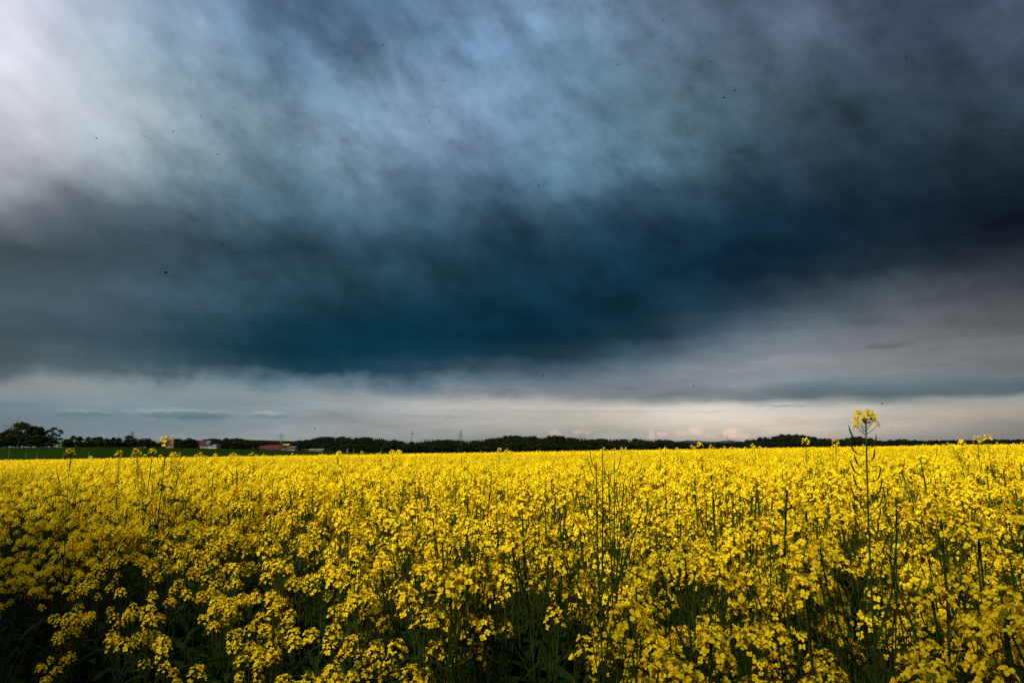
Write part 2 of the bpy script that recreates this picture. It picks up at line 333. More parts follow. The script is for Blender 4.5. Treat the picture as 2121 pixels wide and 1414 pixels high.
gf = [(j * nx + i, j * nx + i + 1, (j + 1) * nx + i + 1, (j + 1) * nx + i) for j in range(len(ys) - 1) for i in range(nx - 1)]
gm = bpy.data.materials.new('pasture'); gm.use_nodes = True
t = gm.node_tree; b = t.nodes['Principled BSDF']; b.inputs['Roughness'].default_value = 1.0; b.inputs['Specular IOR Level'].default_value = 0.0
tcn = t.nodes.new('ShaderNodeTexCoord'); sx = t.nodes.new('ShaderNodeSeparateXYZ'); t.links.new(tcn.outputs['Object'], sx.inputs[0])
def mrn(lo, hi):
    a = t.nodes.new('ShaderNodeMapRange'); a.inputs[1].default_value = lo; a.inputs[2].default_value = hi; return a
def nzn(scale, strc=(1, 1, 1)):
    mp = t.nodes.new('ShaderNodeMapping'); mp.inputs['Scale'].default_value = strc; t.links.new(tcn.outputs['Object'], mp.inputs[0])
    a = t.nodes.new('ShaderNodeTexNoise'); a.inputs['Scale'].default_value = scale; a.inputs['Detail'].default_value = 6; t.links.new(mp.outputs[0], a.inputs['Vector']); return a
def mxn(f, a, b2):
    q = t.nodes.new('ShaderNodeMix'); q.data_type = 'RGBA'; t.links.new(f, q.inputs[0])
    for i, c in ((6, a), (7, b2)):
        if isinstance(c, tuple): q.inputs[i].default_value = (*c, 1)
        else: t.links.new(c, q.inputs[i])
    return q.outputs[2]
n_a = nzn(0.02, (1, 3, 1)); m_a = mrn(.35, .65); t.links.new(n_a.outputs[0], m_a.inputs[0])
n_b = nzn(2.5); m_b = mrn(.3, .7); t.links.new(n_b.outputs[0], m_b.inputs[0])
grassc = mxn(m_a.outputs[0], (0.007, 0.019, 0.0015), (0.012, 0.025, 0.002))
rough = mxn(m_b.outputs[0], (0.018, 0.016, 0.006), (0.010, 0.013, 0.004))
m_y = mrn(150, 215); t.links.new(sx.outputs[1], m_y.inputs[0])
dirt = mxn(m_b.outputs[0], (0.030, 0.024, 0.014), (0.016, 0.020, 0.008))
m_z = mrn(110, 130); t.links.new(sx.outputs[1], m_z.inputs[0])
m_far = mrn(800, 1000); t.links.new(sx.outputs[1], m_far.inputs[0])
c1 = mxn(m_y.outputs[0], rough, grassc); c2 = mxn(m_z.outputs[0], dirt, c1); c3 = mxn(m_far.outputs[0], c2, (0.007, 0.011, 0.004))
t.links.new(c3, b.inputs['Base Color'])
me = bpy.data.meshes.new('ground'); me.from_pydata(gv.tolist(), [], gf); me.materials.append(gm); me.polygons.foreach_set('use_smooth', [True] * len(gf))
tag(link('ground', me), kind='structure')

# distant hills, blue haze tint mixed into their colour
def ridge(name, pts, d, depth, m):
    """wooded ridge: photo (column, row) skyline at distance d, with a back slope"""
    xs = np.arange(pts[0][0], pts[-1][0], 3.0); tops = np.interp(xs, [p[0] for p in pts], [p[1] for p in pts])
    v = []; rr = np.random.default_rng(3); rows = 7
    for a, tp in zip(xs, tops):
        p = at(a, tp, d)
        for k in range(rows):
            q = k / (rows - 1); yy = d - depth * (1 - q) if k < rows - 1 else d + depth
            z = -20 + (p.z + 20) * math.sin(q * math.pi / 2) ** 0.8 if k < rows - 1 else -20
            if k == rows - 2: yy = d; z = p.z + rr.normal() * d * 0.00025
            v.append((p.x * yy / d, yy, z + (rr.normal() * d * 0.0004 if 0 < k < rows - 2 else 0)))
    n = len(xs); f = [(i * rows + k, (i + 1) * rows + k, (i + 1) * rows + k + 1, i * rows + k + 1) for i in range(n - 1) for k in range(rows - 1)]
    me = bpy.data.meshes.new(name); me.from_pydata(v, [], f); me.materials.append(m); return link(name, me)
hill_m = mat('hazed_hill_woods', (0.030, 0.040, 0.046), 0.95, 0.0, (0.022, 0.030, 0.034), 0.01, spec=0.02)
o = ridge('hills', [(1180, 925), (1330, 918), (1395, 914), (1425, 911.5), (1445, 912), (1475, 914.5), (1500, 912), (1515, 911), (1530, 914), (1600, 918), (1700, 925)], 3200, 500, hill_m); tag(o, kind='structure')

# ------------------------------------------------------------------ rapeseed
def petal(L_, W_, lod, r):
    dr = r.uniform(-.30, .55); cup = r.uniform(-.1, .40)
    if lod == 0:
        xs = [0, .35, .72, 1.0]; hw = [.06, .34, .5, .25]
        z = [0, .10, .14 - dr * .3, .05 - dr]
        v = [(x * L_, 0, (zz - .02) * L_) for x, zz in zip(xs, z)]
        for sgn in (1, -1): v += [(xs[i] * L_ * .96, sgn * hw[i] * W_, (z[i] + cup * hw[i]) * L_) for i in (1, 2, 3)]
        f = []
        for b0 in (4, 7): f += [(0, 1, b0), (1, 2, b0 + 1, b0), (2, 3, b0 + 2, b0 + 1)]
        return v, f
    v = [(0, 0, 0), (.6 * L_, .5 * W_, .1 * L_), (L_, 0, -dr * L_), (.6 * L_, -.5 * W_, .1 * L_)]
    return v, [(0, 1, 2, 3)]
def flower(lod, r, size=1.0):
    b = MB(); L_ = 0.0085 * size * r.uniform(.85, 1.15); W_ = L_ * r.uniform(.66, .88); tilt = r.uniform(-.1, .45)
    for k in range(4):
        v, f = petal(L_, W_, lod, r); a = k * math.pi / 2 + r.uniform(-.25, .25)
        T = T4((0, 0, 0.001), (0, -tilt + r.uniform(-.2, .2), 0)); T = T4((0, 0, 0), (0, 0, a)) @ T
        b.add(np.asarray(v) @ T[:3, :3].T + T[:3, 3], f, petal_m)
    if lod == 0:
        b.tube([(0, 0, -.004), (0, 0, 0), (0, 0, .0032)], .0006, [.0006, .0013, .0007], centre_m, 4)
        for k in range(4):
            a = k * math.pi / 2 + .7; b.tube([(0, 0, 0), (math.cos(a) * .0018, math.sin(a) * .0018, .0042)], .0003, .0006, centre_m, 3)
    return b
FL0 = [flower(0, np.random.default_rng(i)) for i in range(7)]
FL1 = [flower(1, np.random.default_rng(i), 1.12) for i in range(5)]
def pod(b, p0, out, up, ln, r, k=3, fat=1.0):
    """pedicel and silique curving upward from p0"""
    o_ = np.asarray(out, float); a = np.asarray(p0, float); pl = 0.45
    p = [a, a + o_ * ln * .24 + np.array((0, 0, .01 * ln)), a + o_ * ln * .42 + np.array((0, 0, .05 * ln * up)), a + o_ * ln * .60 + np.array((0, 0, .22 * ln * up)), a + o_ * ln * .70 + np.array((0, 0, .52 * ln * up)), a + o_ * ln * .74 + np.array((0, 0, .78 * ln * up))]
    b.tube(p, 1, np.array((.0006, .0006, .0008, .0014, .0012, .0004)) * fat, pod_m, k)
def head(lod, r, nfl=13, npod=10, axis=0.16, spread=1.0, loose=None):
    """one raceme: open flowers in a dome round the buds, young pods below on the axis; origin at its top"""
    b = MB()
    if lod == 0:
        b.tube([(0, 0, -axis), (0.002, 0.001, -axis * .5), (0, 0, 0)], .0019, .0010, stem_m, 4)
        for i in range(9):
            a = i * 2.4; q = r.uniform(.1, 1); rr = .0055 * q
            c = np.array((math.cos(a) * rr, math.sin(a) * rr, .006 - rr * .4 + r.uniform(0, .003)))
            b.tube([c - (0, 0, .004), c, c + (0, 0, .004)], .0004, [.0005, .0017, .0006], bud_m, 4)
        for i in range(nfl):
            a = i * 2.399 + r.uniform(-.3, .3); q = (i + .5) / nfl; h = -.002 - .036 * q ** 1.3 + r.uniform(-.004, .004)
            rr = spread * (.009 + .017 * q ** .6) * r.uniform(.85, 1.15); o_ = np.array((math.cos(a), math.sin(a), 0))
            p1 = o_ * rr + np.array((0, 0, h + .010)); b.tube([(0, 0, h), o_ * rr * .6 + (0, 0, h + .004), p1 - o_ * .001], .0006, .0006, pod_m, 3)
            z = o_ * (.45 + .7 * q) + np.array((0, 0, 1.0 - .25 * q)) + r.normal(size=3) * .22
            kf = r.integers(len(FL0)); Tf = frame(z, p1, r.uniform(0, 6.28), r.uniform(.72, 1.12))
            if loose is None: b.put(FL0[kf], Tf)
            else: loose.append((kf, Tf))
        for i in range(npod):
            a = i * 2.399 + 1; h = -.045 - (axis - .05) * (i + r.uniform(0, 1)) / npod
            pod(b, (0, 0, h), (math.cos(a), math.sin(a), .0), 1.0, r.uniform(.022, .045) * (1 + .4 * i / npod), r)
    elif lod == 1:
        b.tube([(0, 0, -axis), (0, 0, 0)], .0022, .0012, stem_m, 3)
        for i in range(nfl):
            a = i * 2.399 + r.uniform(-.3, .3); q = (i + .5) / nfl; h = .004 - .034 * q ** 1.3
            rr = (.006 + .020 * q ** .6) * r.uniform(.8, 1.2); o_ = np.array((math.cos(a), math.sin(a), 0))
            z = o_ * (.5 + .7 * q) + np.array((0, 0, 1.0 - .25 * q)) + r.normal(size=3) * .25
            b.put(FL1[r.integers(len(FL1))], frame(z, o_ * rr + np.array((0, 0, h + .008)), r.uniform(0, 6.28), r.uniform(.9, 1.2)))
        for i in range(6):
            a = i * 2.4; h = -.05 - (axis - .05) * i / 6; o_ = np.array((math.cos(a), math.sin(a), 0)); ln = .04
            p = np.array((0, 0, h)); b.add([p, p + o_ * ln * .6 + (0, 0, .006), p + o_ * ln + (0, 0, .035), p + o_ * ln * .55 + (0, 0, .010)], [(0, 1, 2, 3)], pod_m)
    else:
        n = 13 if lod == 2 else 7; s = .0105 if lod == 2 else .021
        b.add([(-.0015, 0, -axis), (.0015, 0, -axis), (.001, 0, 0), (-.001, 0, 0), (0, -.0015, -axis), (0, .0015, -axis), (0, .001, 0), (0, -.001, 0)], [(0, 1, 2, 3), (4, 5, 6, 7)], stem_m)
        for i in range(n):
            a = i * 2.4; q = (i + .5) / n; o_ = np.array((math.cos(a) * (.004 + .024 * q ** .6), math.sin(a) * (.004 + .024 * q ** .6), .012 - .036 * q * q))
            T = frame(np.array((math.cos(a) * q, math.sin(a) * q, 1.0 - .3 * q)) + r.normal(size=3) * .3, o_, r.uniform(0, 6))
            v = np.array([(-s, -s * .3, 0), (0, -s * .8, .001), (s, 0, 0), (.1 * s, s * .8, .001)]) @ T[:3, :3].T + T[:3, 3]
            b.add(v, [(0, 1, 2, 3)], petal_m)
    return b
def leaf_mb(r, ln, wd, k=4):
    b = MB(); v = []; n = k
    for i in range(n + 1):
        q = i / n; w = wd * math.sin(math.pi * min(1, .12 + q * .88)) ** .7 * (1 - .3 * q); z = ln * (.35 * q - .75 * q * q)
        wv = .25 * wd * math.sin(i * 2.1)
        v += [(q * ln, -w / 2, z + .2 * w + wv * .3), (q * ln, 0, z), (q * ln, w / 2, z + .2 * w - wv * .3)]
    f = [(i * 3 + j, i * 3 + j + 1, i * 3 + j + 4, i * 3 + j + 3) for i in range(n) for j in (0, 1)]
    b.add(v, f, leaf_m); return b
LOOSE = [[] for _ in range(8)]
def mk_head(i, loose=None): return head(0, np.random.default_rng(100 + i), nfl=[16, 19, 14, 21, 17, 13, 18, 20][i], npod=[9, 12, 8, 13, 10, 7, 11, 8][i], axis=[.14, .19, .12, .2, .16, .11, .17, .13][i], loose=loose)
HEADS = [mk_head(i) for i in range(8)]; CORES = [mk_head(i, LOOSE[i]).mesh('flower_head') for i in range(8)]
FL_ME = [f.mesh('flower') for f in FL0]
HEADS1 = [head(1, np.random.default_rng(120 + i), nfl=17) for i in range(4)]
HEADS2 = [head(2, np.random.default_rng(130 + i)) for i in range(3)]
HEADS3 = [head(3, np.random.default_rng(140 + i)) for i in range(2)]
HEAD_ME = [h.mesh('flower_head') for h in HEADS]
LEAVES = [leaf_mb(np.random.default_rng(i), a, w) for i, (a, w) in enumerate(((.17, .05), (.12, .035), (.22, .085)))]
LEAF_ME = [l.mesh('leaf', True) for l in LEAVES]

def skeleton(r, H=1.0, nb=7, b0=.52, lean=.06):
    """main stem, branches (polylines), heads (point, direction), leaves (matrix, kind)"""
    la = r.uniform(0, 6.28); ln = r.uniform(0, lean); ph = r.uniform(0, 6)
    def main(q): return np.array((math.cos(la) * ln * q * q + .012 * math.sin(5 * q + ph), math.sin(la) * ln * q * q + .012 * math.cos(4 * q + ph), H * q))
    stem = [main(q) for q in np.linspace(0, 1, 9)]; branches = []; heads = [(main(1.0), main(1.0) - main(.93))]; leaves = []
    for i in range(nb):
        q0 = b0 + (.86 - b0) * (i + r.uniform(0, .8)) / nb; a = i * 2.4 + r.uniform(-.5, .5); top = r.uniform(.80, 1.0) - .05 * (1 - i / nb)
        p0 = main(q0); o_ = np.array((math.cos(a), math.sin(a), 0)); reach = (top - q0) * H * r.uniform(.20, .42) + .012
        p1 = p0 + o_ * reach * .55 + (0, 0, (top * H - p0[2]) * .38); p2 = p0 + o_ * reach * .85 + (0, 0, (top * H - p0[2]) * .72); p3 = p0 + o_ * reach + (0, 0, top * H - p0[2])
        branches.append([p0, p1, p2, p3]); heads.append((p3, p3 - p2))
        if r.uniform() < .25: leaves.append((T4(p0, (0, r.uniform(-.5, .1), a + .2)), 1))
    for q in (.14, .25, .36, .46): leaves.append((T4(main(q), (0, r.uniform(-.6, .1), r.uniform(0, 6.28))), 2 if q < .4 else 0))
    return stem, branches, heads, leaves
def stem_mb(sk, axis, k=5, thick=1.0):
    b = MB(); b.tube(sk[0], .0037 * thick, .0016 * thick, stem_m, k)
    for br in sk[1]: b.tube(br, .0021 * thick, .0012 * thick, stem_m, max(3, k - 1))
    return b
# detailed plants: proto = (empty, children)
PLANT_H = 1.0
def plant(seed, nb, H=1.0, label=None, cat='plant', group=None, heads_on=True, b0=.52):
    r = np.random.default_rng(seed); sk = skeleton(r, H, nb, b0)
    root = empty('rapeseed_plant'); tag(root, label, cat, group)
    kid(root, 'stem', stem_mb(sk, .15).mesh('stem'))
    for p, d in sk[2]:
        kid(root, 'flower_head', HEAD_ME[r.integers(len(HEAD_ME))], frame(d + np.array((0, 0, .06)), p, r.uniform(0, 6), r.uniform(.85, 1.15)))
    for T, k in sk[3][:-1] if False else sk[3]: kid(root, 'leaf', LEAF_ME[k], T)
    return root
GRP = 'rapeseed plants in flower along the near side of the field'
LAB = 'yellow flowering rapeseed plant standing among its like in the foreground crop'
PROTOS = [plant(200 + i, [6, 7, 8, 7, 6, 9, 7, 8][i], label=LAB, group=GRP) for i in range(8)]
proto_used = set()

def canopy(x, y):
    """local crop height above the ground"""
    e = x + y - edge(x)
    h = 1.36 - .20 * (1 - sst(0, .9, e)) - .26 * (1 - sst(.0, 1.8, e)) * sst(.3, -1.0, x)
    return h + .05 * np.sin(x * 4.3 + 1.2 * np.sin(y * 2.7)) * np.sin(y * 3.7 + x) * sst(12, 5, y) + .035 * np.sin(x * 1.7 + y * .9) * np.sin(y * 1.3 - x * .6) + .035 * np.sin(x * .31 + 2) * np.sin(y * .23 + .1 * x)
# scatter positions
def scatter(d0, d1, dens, wid=.92, seed=1, jit=.45):
    r = np.random.default_rng(seed); sp_ = 1 / math.sqrt(dens); out = []
    ys_ = np.arange(d0, d1, sp_)
    for y in ys_:
        w = wid * y + .9; xs_ = np.arange(-w, w, sp_); n = len(xs_)
        out.append(np.stack([xs_ + r.uniform(-jit, jit, n) * sp_, y + r.uniform(-jit, jit, n) * sp_], 1))
    return np.concatenate(out)
# special plants first (photo column of the top, row of the top, distance)
HERO = (1790, 860, 1.40)
P = scatter(.30, 5.6, 21, .86, 21, .7)
E_ = P[:, 0] + P[:, 1] - edge(P[:, 0]); P = P[rng.uniform(size=len(P)) < np.where(E_ > 0, 1 - .72 * (1 - sst(0, .9, E_)) * sst(.7, -.4, P[:, 0]), np.where((E_ > -.75) & (P[:, 0] < .2), .16, 0))]
dist = np.hypot(P[:, 0], P[:, 1])
hx = float(at(HERO[0], HERO[1], HERO[2]).x)
keep = (dist > .76) & (P[:, 1] > .36)
u_ = P[:, 0] / P[:, 1]; hu = hx / HERO[2]
keep &= ~((np.abs(u_ - hu) < .05) & (P[:, 1] < HERO[2] + .1))
keep &= ~((np.abs(u_ - ray(1245, 950)[0]) < .04) & (P[:, 1] < 1.75))
P = P[keep]; dist = dist[keep]; P = P[np.argsort(P[:, 1] + .15 * np.abs(P[:, 0]))]
view = np.abs(P[:, 0] / P[:, 1]) < .84
Pin = P[view][:287]; ND = float((Pin[:, 1] + .15 * np.abs(Pin[:, 0])).max())
NEAR = []
for i, (x, y) in enumerate(Pin):
    k = i % 8
    if i < 8: o = PROTOS[k]
    else: o = copy_tree(PROTOS[int(rng.integers(8))])
    NEAR.append(o)
    h = float(canopy(x, y)) * rng.uniform(.85, 1.04)
    if rng.uniform() < .05 and y > 2.6: h *= 1.07
    s = h
    o.location = (x, y, gz(x, y) - .01); o.rotation_euler = (rng.normal() * .06, rng.normal() * .06, rng.uniform(0, 6.28)); o.scale = (s * .95, s * .95, s)
# the nearest plants: every open flower is a piece of its own
near_ids = np.argsort(np.hypot(Pin[:, 0], Pin[:, 1]))[:16]
for i in near_ids:
    for ch in [c for c in NEAR[i].children if c.name.startswith('flower_head')]:
        k = HEAD_ME.index(ch.data); ch.data = CORES[k]
        for kf, Tf in LOOSE[k]:
            f_ = link('flower', FL_ME[kf], ch); f_.matrix_local = Matrix(Tf.tolist())
print('near plants reach', ND, len(Pin))

# the tall plant on the right: bare lower axis with single pods, small flower head
def tall_plant():
    d = HERO[2]; top = at(HERO[0], HERO[1] + 10, d); foot = at(1794, 1180, d); r = np.random.default_rng(77)
    root = empty('tall_rapeseed_plant', (foot.x, d, gz(foot.x, d)))
    tag(root, 'tallest rapeseed plant, a lone bare stem with curved pods above the field at the right', 'plant')
    H = top.z - root.location.z; off = top.x - foot.x
    def c(z): q = z / H; return np.array((off * q ** 2 + .006 * math.sin(q * 7), .004 * math.sin(q * 9), z))
    b = MB(); b.tube([c(z) for z in np.linspace(0, H, 16)], .0044, .0013, stem_m, 6); kid(root, 'stem', b.mesh('stem', True))
    hz = H
    fl = empty('flower_head'); fl.parent = root; fl.location = c(hz).tolist()
    for i in range(15):
        a = i * 2.399; q = (i + .5) / 15; rr = .006 + .018 * q ** .7; o_ = np.array((math.cos(a), math.sin(a) * .7, 0)); h = .010 - .030 * q ** 1.5
        f_ = link('flower', FL0[i % 7].mesh('flower'), fl); p1 = o_ * rr + np.array((0, 0, h + .006))
        f_.matrix_local = Matrix(frame(o_ * (.8 + .5 * q) + np.array((0, -.45, .6)) + r.normal(size=3) * .2, p1, r.uniform(0, 6.28), 1.0).tolist())
        bb = MB(); bb.tube([(0, 0, h - .012), o_ * rr * .6 + (0, 0, h - .003), p1], .0006, .0005, pod_m, 4); pe = link('pedicel', bb.mesh('pedicel'), fl)
    zz = [.052, .068, .085, .10, .115, .135, .15, .17, .185, .20, .215, .235, .25, .27, .285, .30, .325, .345, .37, .395]
    for i, z in enumerate(zz):
        z *= .82
        a = [2.9, .35, 2.75, .5, 3.3, 3.0, -.2, 2.2, .15, 3.14, -.05, 2.6, .3, 3.4, .6, 2.9, -.3, 3.2, .1, 2.8][i]
        pb = MB(); pod(pb, c(H - z), (math.cos(a), math.sin(a) * .6, 0), 1.0, r.uniform(.033, .045), r, 4, 1.25); kid(root, 'pod', pb.mesh('pod', True))
    for z, a in ((.44, .6), (.52, 3.6), (.60, 1.9), (.68, 5.0)):
        q0 = c(H - z); o_ = np.array((math.cos(a), math.sin(a), 0)); L_ = .26; b = MB()
        pp = [q0, q0 + o_ * L_ * .3 + (0, 0, L_ * .35), q0 + o_ * L_ * .45 + (0, 0, L_ * .75), q0 + o_ * L_ * .5 + (0, 0, L_ * 1.05)]
        b.tube(pp, .0028, .0014, stem_m, 4); kid(root, 'branch', b.mesh('branch')); kid(root, 'flower_head', HEAD_ME[i % 8], frame(pp[-1] - pp[-2], pp[-1], 1.0))
tall_plant()
# podded plant without petals in the middle
def podded(px, py, d, seed, label, nb, hgt):
    r = np.random.default_rng(seed); top = at(px, py, d); z0 = gz(top.x, d); H = top.z - z0
    root = empty('seeding_rapeseed_plant', (top.x, d, z0)); tag(root, label, 'plant')
    b = MB(); b.tube([(0.01 * math.sin(q * 5), 0, H * q) for q in np.linspace(0, 1, 10)], .0036, .0013, stem_m, 5)
    kid(root, 'stem', b.mesh('stem', True))
    def spray(p0, p3, n, name):
        bb = MB(); p0 = np.asarray(p0); p3 = np.asarray(p3); bb.tube([p0, p0 * .5 + p3 * .5 - (0, 0, .01), p3], .0022, .001, stem_m, 4)
        for i in range(n):
            q = .35 + .65 * i / n; a = i * 2.4; pod(bb, p0 + (p3 - p0) * q, (math.cos(a), math.sin(a), 0), 1., r.uniform(.04, .06), r, 3)
        kid(root, name, bb.mesh(name))
    spray((0, 0, H - .25), (0.006, 0, H), 16, 'pod_spray')
    for i in range(nb):
        a = i * 2.4; z = H * (.60 + .25 * i / nb); L_ = r.uniform(.05, .11)
        spray((0, 0, z), (math.cos(a) * L_, math.sin(a) * L_, min(H - .02, z + r.uniform(.18, .30))), 11, 'pod_spray')
podded(1243, 955, 1.62, 5, 'rapeseed plant gone to bare upright pods without petals in the middle of the field', 7, 1.5)
podded(1268, 975, 1.9, 6, 'second, slightly shorter petalless rapeseed plant just right of the bare podded one', 4, 1.4)
# tall flowering plants that stand clear of the crop
SPEC = [(345, 908, 3.7, .6, 'tall rapeseed plant whose big round flower head crosses the red roofs at the left'),
        (316, 932, 4.7, .4, 'rapeseed plant with spreading florets leaning beside the big round head at the left'),
        (147, 932, 4.3, .3, 'rapeseed plant with a small open flower head against the green meadow, far left'),
        (247, 936, 5.2, .3, 'twin headed rapeseed plant above the crop between meadow posts at the left'),
        (1668, 911, 4.6, .3, 'thin rapeseed plant with loose florets before the wooded hill'),
        (1730, 911, 6.0, .3, 'slim rapeseed plant with one yellow tuft just left of the tallest plant'),
        (2024, 906, 4.9, .3, 'left one of the two round headed rapeseed plants near the right edge'),
        (2045, 904, 5.1, .3, 'right one of the two round headed rapeseed plants near the right edge')]
for i, (px, py, d, w, lab) in enumerate(SPEC):
    p = at(px, py, d); z0 = gz(p.x, d); H = p.z - z0
    r = np.random.default_rng(300 + i); sk = skeleton(r, H, 5 if i else 7, .62, .02)
    root = empty('tall_rapeseed_plant'); tag(root, lab, 'plant')
    root.location = (p.x - float(sk[0][-1][0]), d - float(sk[0][-1][1]), z0)
    kid(root, 'stem', stem_mb(sk, .15).mesh('stem'))
    for j, (q, dd) in enumerate(sk[2]):
        if j > 0: q = q - (0, 0, r.uniform(.0, .10)) * np.array(1.0)
        kid(root, 'flower_head', HEAD_ME[(i + j * 3) % 8], frame(dd + np.array((0, 0, .05)), q, j, 1.35 if (i == 0 and j == 0) else 1.0))
    for T, k in sk[3][:4]: kid(root, 'leaf', LEAF_ME[k], T)

# the rest of the field: one object, geometry nodes scattering lighter plants
VC = bpy.data.collections.new('rapeseed_variants')
def joined(seed, H, nb, HD, lod, nleaf=3):
    r = np.random.default_rng(seed); sk = skeleton(r, H, nb); b = MB()
    if lod <= 1:
        b.put(stem_mb(sk, .15, 3 if lod else 4, 1.0), np.eye(4))
    elif lod == 2: b.tube(sk[0][3:], .0045, .002, stem_m, 3)
    for p, d in sk[2]: b.put(HD[r.integers(len(HD))], frame(d + np.array((0, 0, .06)), p, r.uniform(0, 6), r.uniform(.9, 1.2)))
    for T, k in sk[3][-nleaf:] if nleaf else []: b.put(LEAVES[k], T)
    return b
def cluster(seed, n, rad, HD):
    r = np.random.default_rng(seed); b = MB()
    for i in range(n):
        a = r.uniform(0, 6.28); q = rad * math.sqrt(r.uniform()); z = 1.0 - abs(r.normal()) * .095 + (0.13 if r.uniform() < .02 else 0)
        b.put(HD[r.integers(len(HD))], frame(r.normal(size=3) * .15 + np.array((0, 0, 1.)), (math.cos(a) * q, math.sin(a) * q, z), a, r.uniform(1., 1.35)))
    for i in range(5):
        a = r.uniform(0, 6.28); q = rad * r.uniform(); T = T4((math.cos(a) * q, math.sin(a) * q, r.uniform(.7, .86)), (0, r.uniform(-.6, .4), a), 1.3); b.put(LEAVES[r.integers(3)], T)
    return b
VAR = [joined(400 + i, 1.0, [7, 8, 6, 8, 7][i], HEADS1, 1, 4) for i in range(5)] + [joined(420 + i, 1.0, 7, HEADS2, 2, 2) for i in range(4)] + [cluster(440 + i, 28, .30, HEADS3) for i in range(4)]
for i, b in enumerate(VAR):
    link('v%02d' % i, b.mesh('rapeseed_variant'), None, VC)
def gn_scatter(name, pts, rot, scl, idx, coll, label, cat):
    me = bpy.data.meshes.new(name); me.from_pydata(pts.tolist(), [], [])
    for nm, tp, arr in (('rot', 'FLOAT_VECTOR', rot), ('scl', 'FLOAT_VECTOR', scl), ('idx', 'INT', idx)):
        a = me.attributes.new(nm, tp, 'POINT'); a.data.foreach_set('vector' if tp == 'FLOAT_VECTOR' else 'value', np.ascontiguousarray(arr).ravel())
    o = link(name, me); tag(o, label, cat, kind='stuff')
    g = bpy.data.node_groups.new(name, 'GeometryNodeTree')
    g.interface.new_socket('Geometry', in_out='INPUT', socket_type='NodeSocketGeometry'); g.interface.new_socket('Geometry', in_out='OUTPUT', socket_type='NodeSocketGeometry')
    gi = g.nodes.new('NodeGroupInput'); go = g.nodes.new('NodeGroupOutput'); ip = g.nodes.new('GeometryNodeInstanceOnPoints')
    ci = g.nodes.new('GeometryNodeCollectionInfo'); ci.inputs['Collection'].default_value = coll; ci.inputs['Separate Children'].default_value = True; ci.inputs['Reset Children'].default_value = True
    ip.inputs['Pick Instance'].default_value = True
    def attr(nm, tp):
        a = g.nodes.new('GeometryNodeInputNamedAttribute'); a.data_type = tp; a.inputs['Name'].default_value = nm; return [s for s in a.outputs if s.enabled][0]
    er = g.nodes.new('FunctionNodeEulerToRotation'); g.links.new(attr('rot', 'FLOAT_VECTOR'), er.inputs[0])
    g.links.new(gi.outputs[0], ip.inputs['Points']); g.links.new(ci.outputs[0], ip.inputs['Instance']); g.links.new(attr('idx', 'INT'), ip.inputs['Instance Index'])
    g.links.new(er.outputs[0], ip.inputs['Rotation']); g.links.new(attr('scl', 'FLOAT_VECTOR'), ip.inputs['Scale']); g.links.new(ip.outputs[0], go.inputs[0])
    md = o.modifiers.new('scatter', 'NODES'); md.node_group = g; return o
def field_points():
    out = []
    A = scatter(.30, 11, 19, .92, 21, .7); A = A[in_field(A[:, 0], A[:, 1])]
    rest = P[~view]; tail = P[view][287:]
    A = A[(A[:, 1] + .15 * np.abs(A[:, 0])) > max(ND, 4.3)]; A = np.concatenate([A, rest, tail])
    A = A[np.hypot(A[:, 0], A[:, 1]) > 1.7]
    out.append((A, 0, 5)); out.append((scatter(11, 32, 16, .92, 31), 5, 4)); out.append((scatter(32, FIELD_END, 4.2, .98, 41), 9, 4))
    return out
pp, rr_, ss_, ii_ = [], [], [], []
for A, i0, ni in field_points():
    q_ = np.sin(A[:, 0] * .9 + 2 * np.sin(A[:, 1] * .37)) * np.sin(A[:, 1] * .55 + np.sin(A[:, 0] * .6)) * .5 + .5
    A = A[(rng.uniform(size=len(A)) > .30 * q_) | (A[:, 1] < 5)]
    n = len(A); r = np.random.default_rng(i0 + 60); z = ground(A[:, 0], A[:, 1])
    h = canopy(A[:, 0], A[:, 1]) * r.uniform(.87, 1.04, n); h = np.where((r.uniform(size=n) < .035) & (A[:, 1] > 7) & (i0 < 9), h * r.uniform(1.08, 1.18, n), h); h = np.minimum(h, 1.55 + .008 * np.minimum(A[:, 1], 20) - z * 0)
    pp.append(np.stack([A[:, 0], A[:, 1], z - .01], 1)); rr_.append(np.stack([r.normal(size=n) * .05, r.normal(size=n) * .05, r.uniform(0, 6.28, n)], 1))
    w = np.where(i0 == 9, 1.0, .95); ss_.append(np.stack([h * w, h * w, h], 1)); ii_.append(r.integers(i0, i0 + ni, n))
print('field instances', sum(len(a) for a in pp))
gn_scatter('rapeseed_field', np.concatenate(pp), np.concatenate(rr_), np.concatenate(ss_), np.concatenate(ii_), VC, 'wide yellow rapeseed crop in flower stretching from the foreground to the treeline', 'rapeseed crop')

